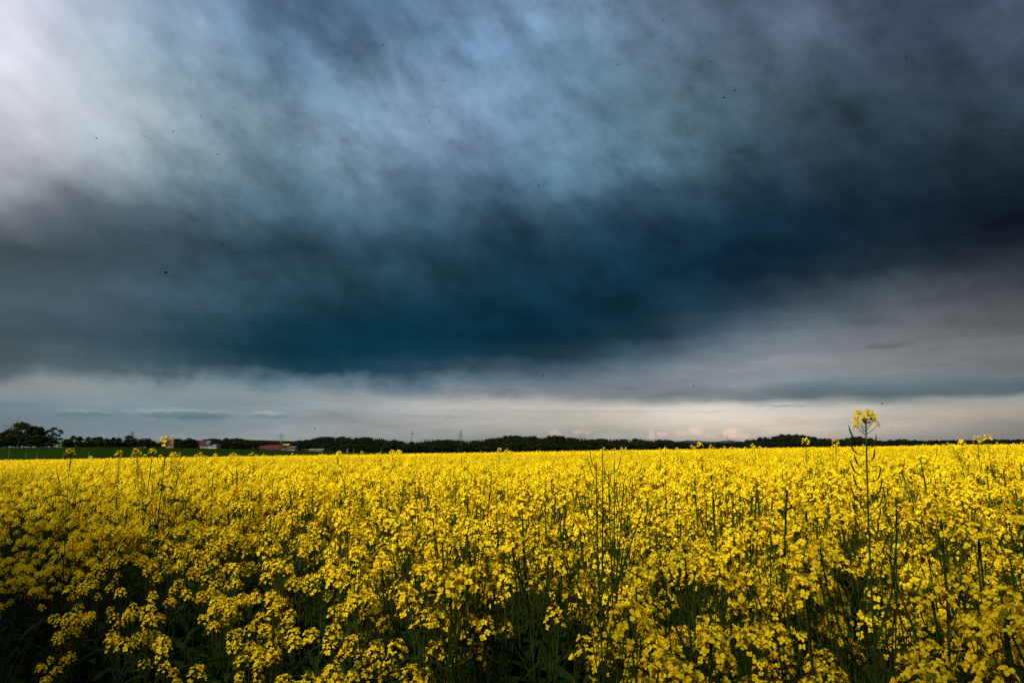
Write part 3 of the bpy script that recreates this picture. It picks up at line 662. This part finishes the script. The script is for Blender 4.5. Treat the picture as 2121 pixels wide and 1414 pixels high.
# rough grass on the field margin
def blades(n, seed, fx, hgt, wd=.004, m=grass_m):
    r = np.random.default_rng(seed); xy = fx(r, n); h = hgt(r, xy, n); a = r.uniform(0, 6.28, n); bend = r.uniform(.08, .55, n) * h; z0 = ground(xy[:, 0], xy[:, 1])
    ux, uy = np.cos(a), np.sin(a); V = np.zeros((n, 9, 3)); w = wd * r.uniform(.6, 1.3, n)
    for k in range(5):
        q = k / 4; cx = xy[:, 0] + ux * bend * q ** 2; cy = xy[:, 1] + uy * bend * q ** 2; cz = z0 + h * q * (1 - .18 * q * q * (bend / h) * 3)
        ww = w * (1 - q ** 1.5)
        if k < 4:
            V[:, 2 * k] = np.stack([cx - uy * ww, cy + ux * ww, cz], 1); V[:, 2 * k + 1] = np.stack([cx + uy * ww, cy - ux * ww, cz], 1)
        else: V[:, 8] = np.stack([cx, cy, cz], 1)
    base_ = np.arange(n)[:, None] * 9; F = []
    fq = np.array([(0, 1, 3, 2), (2, 3, 5, 4), (4, 5, 7, 6)])
    faces = [tuple(b_ + q for q in f) for b_ in range(0, n * 9, 9) for f in ((0, 1, 3, 2), (2, 3, 5, 4), (4, 5, 7, 6), (6, 7, 8))]
    me = bpy.data.meshes.new('grass'); me.from_pydata(V.reshape(-1, 3).tolist(), [], faces); me.materials.append(m); return me
def margin(r, n):
    x = r.uniform(-5.5, 2.0, n * 3); y = r.uniform(-.6, 6.0, n * 3); k = (x + y < 1.05) & (np.hypot(x, y) > .35); return np.stack([x, y], 1)[k][:n]
def mh(r, xy, n): return (.38 + .45 * sst(-1.0, -2.6, xy[:, 0])) * r.uniform(.55, 1.2, n)
tag(link('grass', blades(16000, 9, margin, mh)), 'dark rough grass along the near edge of the field at the lower left', 'grass', kind='stuff')
def under(r, n):
    x = r.uniform(-6, 5, n * 2); y = r.uniform(.2, 6.5, n * 2); k = x + y > .8; return np.stack([x, y], 1)[k][:n]
tag(link('weeds', blades(9000, 10, under, lambda r, xy, n: r.uniform(.2, .6, n), .006, leaf_m)), 'dark green weeds and grass growing between the rapeseed stems', 'weeds', kind='stuff')

# ------------------------------------------------------------------ trees
def broad(seed, H=16.0, W=13.0, nl=2600, gap=1.0, ls=.42, m=crown_m):
    r = np.random.default_rng(seed); b = MB(); nc = int(26 * gap); cs = []
    for i in range(nc):
        a = i * 2.4 + r.uniform(-.4, .4); q = r.uniform(.15, 1) ** .6; zz = r.uniform(.04, .90); env = math.sin(math.pi * min(1, (zz * .70 + .24))) ** .9
        cs.append((math.cos(a) * W * .36 * q * env, math.sin(a) * W * .36 * q * env, H * zz, W * r.uniform(.15, .22)))
    cs.append((0, 0, H * .86, W * .18))
    C_ = np.array(cs); k = r.integers(0, len(C_), nl); d = r.normal(size=(nl, 3)); d /= np.linalg.norm(d, axis=1)[:, None]; d[:, 2] = np.where(d[:, 2] < -.3, -d[:, 2] * .6, d[:, 2])
    p = C_[k, :3] + d * (C_[k, 3] * r.uniform(.55, 1.12, nl))[:, None] * np.array((1, 1, .8))
    p[:, 2] = np.minimum(p[:, 2], H)
    n_ = d + r.normal(size=(nl, 3)) * .6; n_ /= np.linalg.norm(n_, axis=1)[:, None]; t_ = np.cross(n_, r.normal(size=(nl, 3))); t_ /= np.linalg.norm(t_, axis=1)[:, None]; s_ = np.cross(n_, t_)
    sz = (ls * r.uniform(.6, 1.4, nl))[:, None]
    V = np.stack([p - t_ * sz, p - s_ * sz * .7, p + t_ * sz, p + s_ * sz * .7], 1).reshape(-1, 3)
    b.add(V, [(i * 4, i * 4 + 1, i * 4 + 2, i * 4 + 3) for i in range(nl)], m)
    tb = MB(); tb.tube([(0, 0, -.5), (.1, 0, H * .25), (0, .1, H * .5), (0, 0, H * .8)], .42, .08, bark_m, 7)
    for i in range(0, nc, 2): c = C_[i]; tb.tube([(0, 0, H * .22), (c[0] * .5, c[1] * .5, c[2] * .62), tuple(c[:3])], .16, .05, bark_m, 4)
    return b, tb
def conifer(seed, H=18.0, W=5.2, lv=17):
    r = np.random.default_rng(seed); b = MB()
    for k in range(lv):
        q = k / (lv - 1); z = H * (.10 + .88 * q); rad = W * .5 * (1 - q) ** .85 * r.uniform(.8, 1.15) + .12; n = max(4, int(11 * (1 - q) + 4)); ph = r.uniform(0, 6)
        for i in range(n):
            a = ph + i * 6.283 / n + r.uniform(-.15, .15); R_ = rad * r.uniform(.75, 1.15); o_ = np.array((math.cos(a), math.sin(a), 0)); s_ = np.array((-o_[1], o_[0], 0)); w = .30 * R_ + .10; p0 = np.array((0, 0, z + .05 * H))
            b.add([p0, o_ * R_ * .6 + s_ * w + (0, 0, z - .02 * H), o_ * R_ + (0, 0, z - .045 * H), o_ * R_ * .6 - s_ * w + (0, 0, z - .02 * H)], [(0, 1, 2, 3)], needle_m)
    tb = MB(); tb.tube([(0, 0, -.5), (0, 0, H * .5), (0, 0, H * .99)], .24, .05, bark_m, 5); return b, tb
BT = [broad(i, 16, [13, 12, 15, 11][i], 3600, 1.0) for i in range(4)]; BT += [broad(10, 16, 12, 3600, 1.0, .42, oak_m), broad(11, 16, 14, 3800, 1.0, .42, oak_m), broad(12, 16, 11, 1900, .7, .36)]
CT = [conifer(i, 18, [5.2, 6.0, 4.4, 5.6][i]) for i in range(4)]
BM = [(a.mesh('crown'), c.mesh('trunk')) for a, c in BT]; CM = [(a.mesh('crown'), c.mesh('trunk')) for a, c in CT]
def tree(kind, v, x, y, H, W, label, group=None, ztop=None):
    z0 = gz(x, y); ms, h0, w0 = (BM, 16.0, 13.0) if kind == 'b' else (CM, 18.0, 5.2)
    if ztop is not None: H = ztop - z0
    root = empty('broadleaf_tree' if kind == 'b' else 'conifer_tree', (x, y, z0), rnd.uniform(0, 6.28)); root.scale = (W / w0, W / w0, H / h0)
    tag(root, label, 'tree', group); link('crown', ms[v][0], root); link('trunk', ms[v][1], root); return root
def tree_px(kind, v, px, top, d, wpx, label, group=None):
    p = at(px, top, d); return tree(kind, v, p.x, d, 0, wpx * d / FPX, label, group, p.z)
# grove at the far left
for px, top, w, v, d, lab in (
    (2, 894, 22, 1, 455, 'dark broadleaf tree cut by the left edge of the photo'), (17, 891, 22, 2, 450, 'lower broadleaf tree between the left edge and the tallest tree of the grove'),
    (47, 872, 46, 5, 440, 'tallest and widest green broadleaf tree of the grove, in front of the wind turbine'), (69, 882, 32, 0, 438, 'broadleaf tree leaning on the right side of the tallest grove tree'),
    (85, 881, 26, 3, 442, 'dark rounded tree in the middle right of the grove'), (101, 888, 20, 6, 445, 'small dark tree filling the gap before the two airy trees'),
    (112, 882, 19, 6, 440, 'airy dark tree with sky gaps, second from the right end of the grove'), (125, 887, 18, 6, 436, 'airy dark tree with sky gaps at the right end of the grove')):
    tree_px('b', v, px, top, d, w * 1.3, lab)
for px, top, w, v in ((3, 906, 28, 3), (18, 905, 28, 1), (34, 904, 30, 0), (52, 900, 30, 3), (66, 902, 30, 1), (80, 900, 30, 2), (94, 904, 24, 0), (108, 908, 16, 1)):
    tree_px('b', v, px, top, 432, w * 1.3, 'low dense tree at the foot of the left grove', 'low dense trees at the foot of the left grove')
# hedge of broadleaf trees behind the meadow
hg = 'round broadleaf trees in a row behind the meadow at the left'
r = np.random.default_rng(8)
for i, (px, top, w) in enumerate(((138, 909, 16), (152, 900, 18), (166, 902, 20), (184, 903, 15), (196, 905, 14), (207, 904, 17), (221, 906, 16), (235, 904, 18), (246, 905, 16), (268, 901, 18), (280, 907, 15), (292, 908, 15), (304, 908, 16), (318, 911, 13), (328, 914, 12),
        (368, 908, 20), (378, 910, 18), (391, 905, 22), (400, 908, 18), (453, 913, 20), (470, 911, 22), (486, 914, 20), (500, 916, 20), (516, 917, 18), (530, 918, 16))):
    tree_px('b', [0, 4, 3, 1, 2][i % 5], px, top, 560 + r.uniform(-20, 20), w * 1.2, 'rounded broadleaf tree in the row behind the green meadow at the left', hg)
for i in range(26):
    px = 136 + i * 8.0
    if 318 < px < 352: continue
    tree_px('b', i % 4, px, 914 + r.uniform(-2, 3), 556 + r.uniform(-10, 10), 17, 'rounded broadleaf tree in the row behind the green meadow at the left', hg)
tree_px('b', 4, 220, 916, 520, 9, 'single small bush tree with a pale outline in front of the meadow row')
# treeline: conifers with rounded trees in front
SK = np.array([(330, 912), (400, 911), (430, 908), (470, 906.5), (487, 905.5), (500, 908), (530, 911), (560, 913), (600, 913), (640, 909), (658, 905), (700, 904), (760, 904.5), (790, 906), (800, 910), (820, 909), (835, 914), (868, 912), (880, 909), (920, 909), (940, 908), (980, 911), (1000, 908), (1025, 906), (1048, 902), (1062, 901), (1080, 903), (1110, 903), (1122, 906), (1141, 901), (1160, 902), (1175, 905), (1205, 906), (1218, 908), (1240, 908), (1340, 908), (1350, 911), (1360, 909), (1380, 908), (1388, 910), (1394, 914), (1450, 916), (1500, 916), (1535, 914), (1545, 911), (1560, 908), (1590, 902), (1630, 898), (1655, 899), (1670, 900), (1700, 906), (1735, 908.5), (1750, 906), (1785, 903.5), (1800, 906), (1812, 911), (1830, 911), (1865, 908.5), (1900, 911), (1950, 912), (1957, 909), (1965, 912), (2000, 911), (2060, 909), (2121, 911), (2500, 912)], float)
def sky_top(px): return float(np.interp(px, SK[:, 0], SK[:, 1]))
cg = 'dark conifers of the long treeline behind the field'; cl = 'narrow dark conifer in the long treeline behind the rapeseed field'
px = 618.0; i = 0
while px < 1392:
    bl = 1040 < px < 1118 or 1134 < px < 1166
    if not (842 < px < 866) and not (bl and i % 2):
        tree_px('b' if bl else 'c', (i % 4), px, sky_top(px) + (abs(r.normal()) * 1.8 - 1.0), 690 + r.uniform(-25, 60), 17 if bl else r.uniform(12, 18), 'rounded dark broadleaf tree topping the treeline among conifers' if bl else cl, 'rounded trees topping the treeline' if bl else cg)
    px += r.uniform(3.6, 6.6); i += 1
bg_ = 'dark rounded trees along the front of the long treeline'
px = 655.0
while px < 1395:
    tree_px('b', int(r.integers(0, 5)), px, r.uniform(915, 924), 610 + r.uniform(-15, 30), r.uniform(20, 30), 'low rounded dark tree at the front of the long treeline', bg_); px += r.uniform(9, 15)
# far woods that read as one mass
WC = bpy.data.collections.new('wood_variants')
for i, (a, _) in enumerate([CT[0], CT[1], CT[2], BT[0], BT[1]]): link('w%02d' % i, BM[i - 3][0] if i > 2 else CM[i][0], None, WC)
wp, wr, ws, wi = [], [], [], []
def woods(p0, p1, d0, d1, step, rows, mix=.4, wsc=1.0):
    for k in range(rows):
        d = d0 + (d1 - d0) * k / max(1, rows - 1); px = p0
        while px < p1:
            top = sky_top(px) + abs(r.normal()) * 1.6 - .6 + (rows - 1 - k) * 1.1; dd = d + r.uniform(-15, 15); p = at(px, top, dd); z0 = gz(p.x, dd); c = r.uniform() > mix
            H = min(p.z - z0, 30.0); 
            if H > 3:
                z0 = p.z - H; wp.append((p.x, dd, z0)); wr.append((0, 0, r.uniform(0, 6.28))); wi.append(r.integers(0, 3) if c else r.integers(3, 5))
                sx_ = (H / 18 * r.uniform(.8, 1.3) if c else H / 16 * r.uniform(.8, 1.1)) * wsc; ws.append((sx_, sx_, H / 18 if c else H / 16))
            px += step * r.uniform(.6, 1.4)
woods(-500, 345, 640, 720, 7, 3, .9) if False else None
woods(345, 660, 1250, 1500, 4.0, 6, .6); woods(610, 1400, 740, 860, 5.0, 6, .25, 1.25)
woods(1380, 1560, 1100, 1500, 4.0, 6, .6); woods(1535, 1830, 880, 1000, 4.5, 7, .45); woods(1800, 2500, 900, 1100, 4.5, 6, .85)
def front(p0, p1, d0, d1, step, rows, t0, t1):
    for k in range(rows):
        px = p0; d = d0 + (d1 - d0) * k / max(1, rows - 1)
        while px < p1:
            dd = d + r.uniform(-12, 12); p = at(px, max(sky_top(px) + 2, r.uniform(t0, t1)), dd); H = max(5.0, min(24.0, p.z - gz(p.x, dd)))
            wp.append((p.x, dd, gz(p.x, dd))); wr.append((0, 0, r.uniform(0, 6.28))); wi.append(r.integers(3, 5)); ws.append((H / 13, H / 13, H / 16)); px += step * r.uniform(.6, 1.4)
front(1385, 2500, 560, 820, 9, 5, 911, 921)
gn_scatter('distant_wood', np.array(wp, float), np.array(wr, float), np.array(ws, float), np.array(wi, int), WC, 'dark far-off woodland reading as one mass along the horizon and over the low hill', 'woodland')
SKL = np.array([(-500, 906), (-40, 904), (0, 905), (130, 908), (345, 912)], float)

# ------------------------------------------------------------------ pylons, masts, turbines, cables
def pylon(px, top, d, label, arms, H=46.0, thick=.28, kids=True):
    p = at(px, top, d); root = empty('electricity_pylon', (p.x, d, p.z - H), math.atan2(-p.x, d) + rnd.uniform(-.3, .3)); tag(root, label, 'pylon')
    b = MB(); wb, wt = 3.2, .5
    def c(z): q = z / H; return wb * (1 - q) ** 1.15 + wt * q
    zs = list(np.linspace(0, H, 11))
    for sx_, sy in ((1, 1), (1, -1), (-1, 1), (-1, -1)): b.tube([(sx_ * c(z), sy * c(z), z) for z in zs], thick, thick * .6, steel_m, 4)
    for k in range(10):
        z0, z1 = zs[k], zs[k + 1]; a, e = c(z0), c(z1)
        for s_ in (1, -1):
            b.tube([(-a, s_ * a, z0), (e, s_ * e, z1)], .13, .13, steel_m, 3); b.tube([(a, s_ * a, z0), (-e, s_ * e, z1)], .13, .13, steel_m, 3)
            b.tube([(s_ * a, -a, z0), (s_ * e, e, z1)], .13, .13, steel_m, 3); b.tube([(s_ * a, a, z0), (s_ * e, -e, z1)], .13, .13, steel_m, 3)
    link('lattice_tower', b.mesh('lattice_tower'), root)
    for q, w in arms:
        z = H * q; a = MB(); 
        for s_ in (1, -1):
            a.tube([(0, 0, z), (s_ * w * .6, 0, z + .2), (s_ * w, 0, z - .4)], thick * 1.1, thick * .7, steel_m, 4); a.tube([(0, 0, z + 2.0), (s_ * w * .5, 0, z + 1.6), (s_ * w, 0, z - .3)], thick * .8, thick * .5, steel_m, 4)
            a.tube([(s_ * w, 0, z - .4), (s_ * w, 0, z - 2.6)], .22, .22, steel_m, 4)
            a.tube([(s_ * w * .55, 0, z - .1), (s_ * w * .55, 0, z - 2.4)], .2, .2, steel_m, 4)
        link('cross_arm', a.mesh('cross_arm'), root)
    return root
pylon(274, 892, 1500, 'smallest grey lattice pylon, above the left hedge of round trees', ((.72, 7), (.86, 5)), 40, .45)
pylon(583, 896, 1350, 'grey lattice pylon above the red roofed farm', ((.72, 7.6), (.86, 6)), 42, .40)
pylon(954.5, 889, 1150, 'grey lattice pylon standing before the middle of the treeline', ((.60, 3.6), (.74, 4.6), (.84, 3.2)), 42, .34)
main_p = pylon(1786, 872, 1000, 'largest grey lattice pylon, half hidden behind the tallest rapeseed stem', ((.66, 8.0), (.78, 6.2)), 44, .34)
def mast(px, top, d, H, label):
    p = at(px, top, d); root = empty('radio_mast', (p.x, d, p.z - H)); tag(root, label, 'mast'); b = MB()
    b.tube([(0, 0, 0), (0, 0, H * .8)], d * .0006, d * .0005, steel_m, 5); link('shaft', b.mesh('shaft'), root); b = MB(); b.tube([(0, 0, H * .8), (0, 0, H)], d * .00035, d * .0002, steel_m, 5); link('antenna', b.mesh('antenna'), root)
mast(1507, 902, 3100, 60, 'thin radio mast on the blue distant hill'); mast(1201, 902.5, 800, 22, 'tiny thin mast poking above the conifers right of the middle')
def cable(name, p0, p1, sag, rad, label, group):
    pts = [np.array(p0) * (1 - q) + np.array(p1) * q - np.array((0, 0, 4 * sag * q * (1 - q))) for q in np.linspace(0, 1, 25)]
    b = MB(); b.tube(pts, rad, rad, steel_m, 3); tag(link(name, b.mesh(name)), label, 'cable', group)
L1 = main_p.location; r1 = main_p.rotation_euler.z
for side, end in (('right', at(2420, 880, 900)), ('left', at(1330, 906, 1800))):
    for k, (off, q) in enumerate(((-8, .62), (8, .62), (-6, .74), (6, .74), (0, 1.0))):
        p0 = (L1.x + math.cos(r1) * off, L1.y + math.sin(r1) * off, L1.z + 44 * q); dz_ = (q - .78) * 30
        cable('power_cable', p0, (end.x + off, end.y, end.z + dz_), 9, .07, 'thin sagging power cable running %s from the largest pylon' % side, 'power cables running %s from the largest pylon' % side)
def turbine(px, hub, d, blade, angs, yaw, label, tower=True):
    p = at(px, hub, d); root = empty('wind_turbine', (p.x, d, gz(p.x, d)), yaw); tag(root, label, 'wind turbine'); H = p.z - root.location.z
    b = MB(); b.tube([(0, 0, 0), (0, 0, H * .5), (0, 0, H)], 2.0, 1.0, turb_m, 10); link('tower', b.mesh('tower', True), root)
    b = MB(); b.tube([(0, -3.2, H), (0, -2, H + .2), (0, 3, H + .1), (0, 5, H)], .5, [.8, 1.7, 1.8, 1.2], turb_m, 8); link('nacelle', b.mesh('nacelle', True), root)
    for a in angs:
        d_ = np.array((math.sin(R(a)), 0, math.cos(R(a)))); s_ = np.array((d_[2], 0, -d_[0])); c0 = np.array((0, -3.4, H)); v = []
        for q, w, th in ((0, .9, .6), (.12, 1.5, .5), (.3, 1.3, .35), (.65, .9, .2), (1, .35, .08)):
            c_ = c0 + d_ * blade * q; v += [c_ - s_ * w, c_ + (0, -th, 0), c_ + s_ * w, c_ + (0, th, 0)]
        b = MB(); b.add(v, [(i * 4 + j, i * 4 + (j + 1) % 4, i * 4 + 4 + (j + 1) % 4, i * 4 + 4 + j) for i in range(4) for j in range(4)] + [(0, 1, 2, 3), (19, 18, 17, 16)], turb_m); link('blade', b.mesh('blade', True), root)
turbine(31, 880, 2200, 34, (22, 142, 262), 0.5, 'wind turbine with two visible blades behind the grove at the left')
turbine(852.5, 898, 2600, 16, (-28, 92, 212), 1.25, 'slim wind turbine seen almost edge on above the dip in the treeline')

# ------------------------------------------------------------------ fence posts
for px, top, h in ((20, 931, 1.7), (55, 936, 1.4), (78, 934, 1.5), (132, 934, 1.4), (184, 934, 1.5), (280, 935, 1.5), (410, 933, 1.5), (447, 934, 1.5), (704, 931, 1.4), (732, 930, 1.5), (790, 927, 1.6)):
    p = at(px, top, 155); z0 = gz(p.x, 155); b = MB(); H = p.z - z0; b.tube([(0, 0, -.2), (rnd.uniform(-.03, .03), 0, H * .97), (0, 0, H)], .1, [.065, .055, .03], post_m, 7)
    o = link('fence_post', b.mesh('fence_post')); o.location = (p.x, 155, z0); tag(o, 'thin weathered fence post in the rough strip beyond the crop', 'post', 'fence posts beyond the far edge of the crop')
p = at(720, 928, 170); b = MB(); H = p.z - gz(p.x, 170); b.tube([(0, 0, 0), (0, 0, H * .9), (0, 0, H)], .24, [.2, .18, .06], post_m, 8); o = link('marker_post', b.mesh('marker_post')); o.location = (p.x, 170, gz(p.x, 170)); tag(o, 'thick pale marker post among the thin posts left of the middle', 'post')

# ------------------------------------------------------------------ buildings
def building(name, px0, px1, eave, base_, ridge_, d, depth, wall, roof, label, cat='house', gable='side', wins=3, chim=0, rz=0.0, band=None):
    """px0..px1 width, rows of eave, base and ridge in the photo, placed at distance d"""
    a, c = at(px0, base_, d), at(px1, base_, d); w = c.x - a.x; k = d / FPX; he = (base_ - eave) * k; hr = (base_ - ridge_) * k; sink = 4.0
    root = empty(name, ((a.x + c.x) / 2, d + depth / 2, a.z), rz); tag(root, label, cat)
    b = MB(); b.box((0, 0, (he - sink) / 2), (w, depth, he + sink), wall)
    if gable == 'side': b.add([(-w / 2, -depth / 2, he), (-w / 2, depth / 2, he), (-w / 2, 0, hr - .1), (w / 2, -depth / 2, he), (w / 2, depth / 2, he), (w / 2, 0, hr - .1)], [(0, 2, 1), (3, 4, 5)], wall)
    else: b.add([(-w / 2, -depth / 2, he), (w / 2, -depth / 2, he), (0, -depth / 2, hr - .1), (-w / 2, depth / 2, he), (w / 2, depth / 2, he), (0, depth / 2, hr - .1)], [(0, 1, 2), (3, 5, 4)], wall)
    link('wall', b.mesh('wall'), root)
    b = MB(); e = .45; t_ = .22
    if gable == 'side':
        for s_ in (-1, 1):
            y0 = s_ * (depth / 2 + e); q = e * (hr - he) / (depth / 2); v = [(-w / 2 - e, y0, he - q), (w / 2 + e, y0, he - q), (w / 2 + e, 0, hr), (-w / 2 - e, 0, hr)]
            b.add(v + [(x, y, z + t_) for x, y, z in v], [(0, 1, 2, 3), (4, 7, 6, 5), (0, 4, 5, 1), (1, 5, 6, 2), (2, 6, 7, 3), (3, 7, 4, 0)], roof)
    else:
        for s_ in (-1, 1):
            x0 = s_ * (w / 2 + e); q = e * (hr - he) / (w / 2); v = [(x0, -depth / 2 - e, he - q), (x0, depth / 2 + e, he - q), (0, depth / 2 + e, hr), (0, -depth / 2 - e, hr)]
            b.add(v + [(x, y, z + t_) for x, y, z in v], [(0, 1, 2, 3), (4, 7, 6, 5), (0, 4, 5, 1), (1, 5, 6, 2), (2, 6, 7, 3), (3, 7, 4, 0)], roof)
    rf = link('roof', b.mesh('roof'), root)
    if chim:
        b = MB(); b.box((w * .18, 0, hr + .5), (.7, .7, 1.8), beige_m); link('chimney', b.mesh('chimney'), rf)
    if band:
        b = MB(); q0 = .15; v = []
        for fx, fy in ((.52, .12), (.98, .12), (.98, .85), (.52, .85)): v.append((-w / 2 + w * fx, -depth / 2 * (1 - fy), he + (hr - he) * fy + t_ + .08))
        b.add(v + [(x, y, z + .1) for x, y, z in v], [(0, 1, 2, 3), (4, 7, 6, 5), (0, 4, 5, 1), (1, 5, 6, 2), (2, 6, 7, 3), (3, 7, 4, 0)], panel_m); link('solar_panel', b.mesh('solar_panel'), rf)
    for i in range(wins):
        b = MB(); x = (-.5 + (i + .7) / (wins + .4)) * w; z = he * .55; b.box((x, -depth / 2 - .02, z), (min(1.3, w / wins * .45), .08, min(1.4, he * .5)), glass_m); wn = link('window', b.mesh('window'), root)
    if gable == 'front' and hr - he > 1.5:
        b = MB(); b.box((0, -depth / 2 - .02, he + (hr - he) * .35), (1.0, .08, 1.1), glass_m); link('window', b.mesh('window'), root)
building('red_roofed_house', 333, 359, 920, 926, 911, 575, 10, beige_m, redroof_m, 'red roofed house partly hidden by the big round flower head at the left', chim=1)
building('brown_roofed_house', 286, 301, 912, 926, 908, 572, 9, beige_m, brownroof_m, 'reddish brown roof just showing among the round trees at the left', wins=2)
building('farmhouse', 402, 417, 919, 926, 912, 566, 9, beige_m, brownroof_m, 'dark red roofed farmhouse left of the roof with blue grey panels', wins=3, chim=1)
building('farm_barn', 415, 432, 921, 926, 912.5, 562, 9, beige_m, brownroof_m, 'barn with a blue grey panelled right half of its dark roof', 'barn', wins=2, band=1)
building('white_gabled_house', 437, 448, 922.5, 928, 919, 545, 8, white_m, greyroof_m, 'small white house with its gable to the viewer, right of the panelled barn', gable='front', wins=2)
building('white_annex', 431, 437, 922, 925.5, 921, 550, 5, white_m, greyroof_m, 'low bright white annex attached left of the white gabled house', 'annex', wins=1)
building('long_farm_barn', 549, 587, 930.3, 932.2, 921.5, 540, 11, white_m, redroof_m, 'long farm building with a big red tiled roof and low white walls', 'barn', wins=4)
building('gabled_porch_house', 581, 589.5, 929, 932.2, 924, 537, 3, beige_m, brownroof_m, 'beige gabled front at the right end of the long red roof', gable='front', wins=2)
building('dark_barn', 522, 549, 929, 932, 923, 548, 10, brownroof_m, brownroof_m, 'dark brown barn joined to the left of the long red roof', 'barn', wins=0)
building('grey_roofed_house', 592, 610, 928.8, 932.6, 924, 535, 8, white_m, greyroof_m, 'white walled house with a dark grey roof right of the long red roof', wins=4)
building('yellow_shed', 586, 597, 921.4, 923.4, 919.4, 560, 5, brownroof_m, yellow_m, 'low shed with a bright yellow top showing above the farm roofs', 'shed', wins=0)
building('low_long_shed', 640, 668, 931.2, 932.8, 929.6, 535, 7, beige_m, mat('pale_sheet_roof', (.16, .15, .17), .6), 'long low shed with a pale grey roof right of the farm', 'shed', wins=0)
building('low_red_shed', 624, 640, 931.4, 932.8, 930, 538, 6, brownroof_m, redroof_m, 'low shed with a dull red roof left of the long pale roofed shed', 'shed', wins=0)
building('white_shed', 118.5, 127.5, 917.4, 919.6, 916.4, 600, 4, white_m, white_m, 'tiny white shed between the left grove and the row of round trees', 'shed', wins=0)
building('hillside_house', 1500, 1513, 918.5, 922, 915.5, 1080, 10, white_m, greyroof_m, 'grey roofed house in the gap of the woods below the distant mast', wins=2)

# ------------------------------------------------------------------ insects in the air
def insect(px, py, d, L_, rot, label, group=None, elong=1.0):
    p = at(px, py, d); root = empty('flying_insect', p); root.rotation_euler = (rot, rnd.uniform(-.5, .5), rnd.uniform(-.6, .6)); tag(root, label, 'insect', group)
    b = MB(); n = 7; b.tube([(L_ * (q - .5), 0, 0) for q in np.linspace(0, 1, n)], 1, [L_ * k for k in (.05, .13, .16, .10, .17, .12, .03)], insect_m, 6); link('body', b.mesh('body', True), root)
    for s_ in (-1, 1):
        b = MB(); w = L_ * .5 * elong
        b.add([(L_ * .05, 0, L_ * .12), (L_ * .22, s_ * w * .6, L_ * .25), (L_ * .05, s_ * w, L_ * .3), (-L_ * .2, s_ * w * .7, L_ * .25), (-L_ * .1, s_ * .1 * w, L_ * .12)], [(0, 1, 2, 3, 4)], wing_m); link('wing', b.mesh('wing'), root)
insect(344, 565, 1.9, .013, .2, 'largest dark flying insect, a slanted dash against the dark blue cloud at the left')
insect(461, 507, 2.3, .0085, .4, 'round dark flying insect above and right of the largest one')
insect(200, 287, 2.6, .009, .1, 'small dark flying insect against the palest cloud at the left')
insect(1499, 203, 1.2, .006, .4, 'blurred dark flying insect in the upper right clouds')
dots = [(415, 242), (485, 225), (360, 273), (299, 283), (619, 310), (451, 320), (310, 467), (530, 509), (460, 651), (298, 685), (393, 716), (365, 733), (340, 773), (684, 764), (793, 93), (889, 251), (918, 167), (541, 402), (1303, 26), (1373, 42), (1388, 84),
        (1471, 128), (1523, 188), (1877, 120), (1116, 384), (1362, 390), (1109, 532), (1630, 680), (1125, 779), (2105, 795), (2076, 271), (1437, 798), (1279, 135), (1849, 885), (941, 848), (1019, 714), (1135, 714), (1586, 152), (652, 887)]
for px, py in dots: insect(px, py, rnd.uniform(2.6, 3.4), rnd.uniform(.006, .0095), rnd.uniform(-1, 1), 'tiny dark flying insect, a speck against the storm clouds', 'tiny insects flying over the field')
def bird():
    p = at(1827, 836, 60); root = empty('bird', p); tag(root, 'small dark bird gliding low in the pale sky above the tallest plant', 'bird'); root.rotation_euler = (0, .25, .3)
    b = MB(); b.tube([(-.14, 0, 0), (-.06, 0, .01), (.03, 0, .01), (.10, 0, .015), (.14, 0, .01)], 1, [.01, .035, .045, .03, .006], insect_m, 7)
    for s_ in (-1, 1): b.add([(.05, 0, .02), (.06, s_ * .12, .06), (.0, s_ * .26, .04), (-.05, s_ * .12, .05), (-.04, 0, .02)], [(0, 1, 2, 3, 4)], insect_m)
    b.add([(-.12, 0, 0), (-.20, .03, 0), (-.20, -.03, 0)], [(0, 1, 2)], insect_m); me = b.mesh('body', True); link('body', me, root)
bird()

# added row of trees, unseen behind the camera, to shade the near field edge
r = np.random.default_rng(14)
for i in range(15):
    t_ = -12 + i * 1.75; x = -4.9 + t_ * .707; y = -5.1 - t_ * .707; H = 8.15 + .5 * float(sst(0, -6, t_)) + .4 * float(sst(2, 6, t_)) + r.uniform(-.5, .5)
    tree('b', [0, 1, 3, 4][i % 4], x + r.uniform(-.4, .4), y + r.uniform(-.4, .4), H, r.uniform(4.8, 5.8), 'added young broadleaf tree, unseen behind the viewer, that shades the field edge', 'added unseen young trees that shade the near field edge')
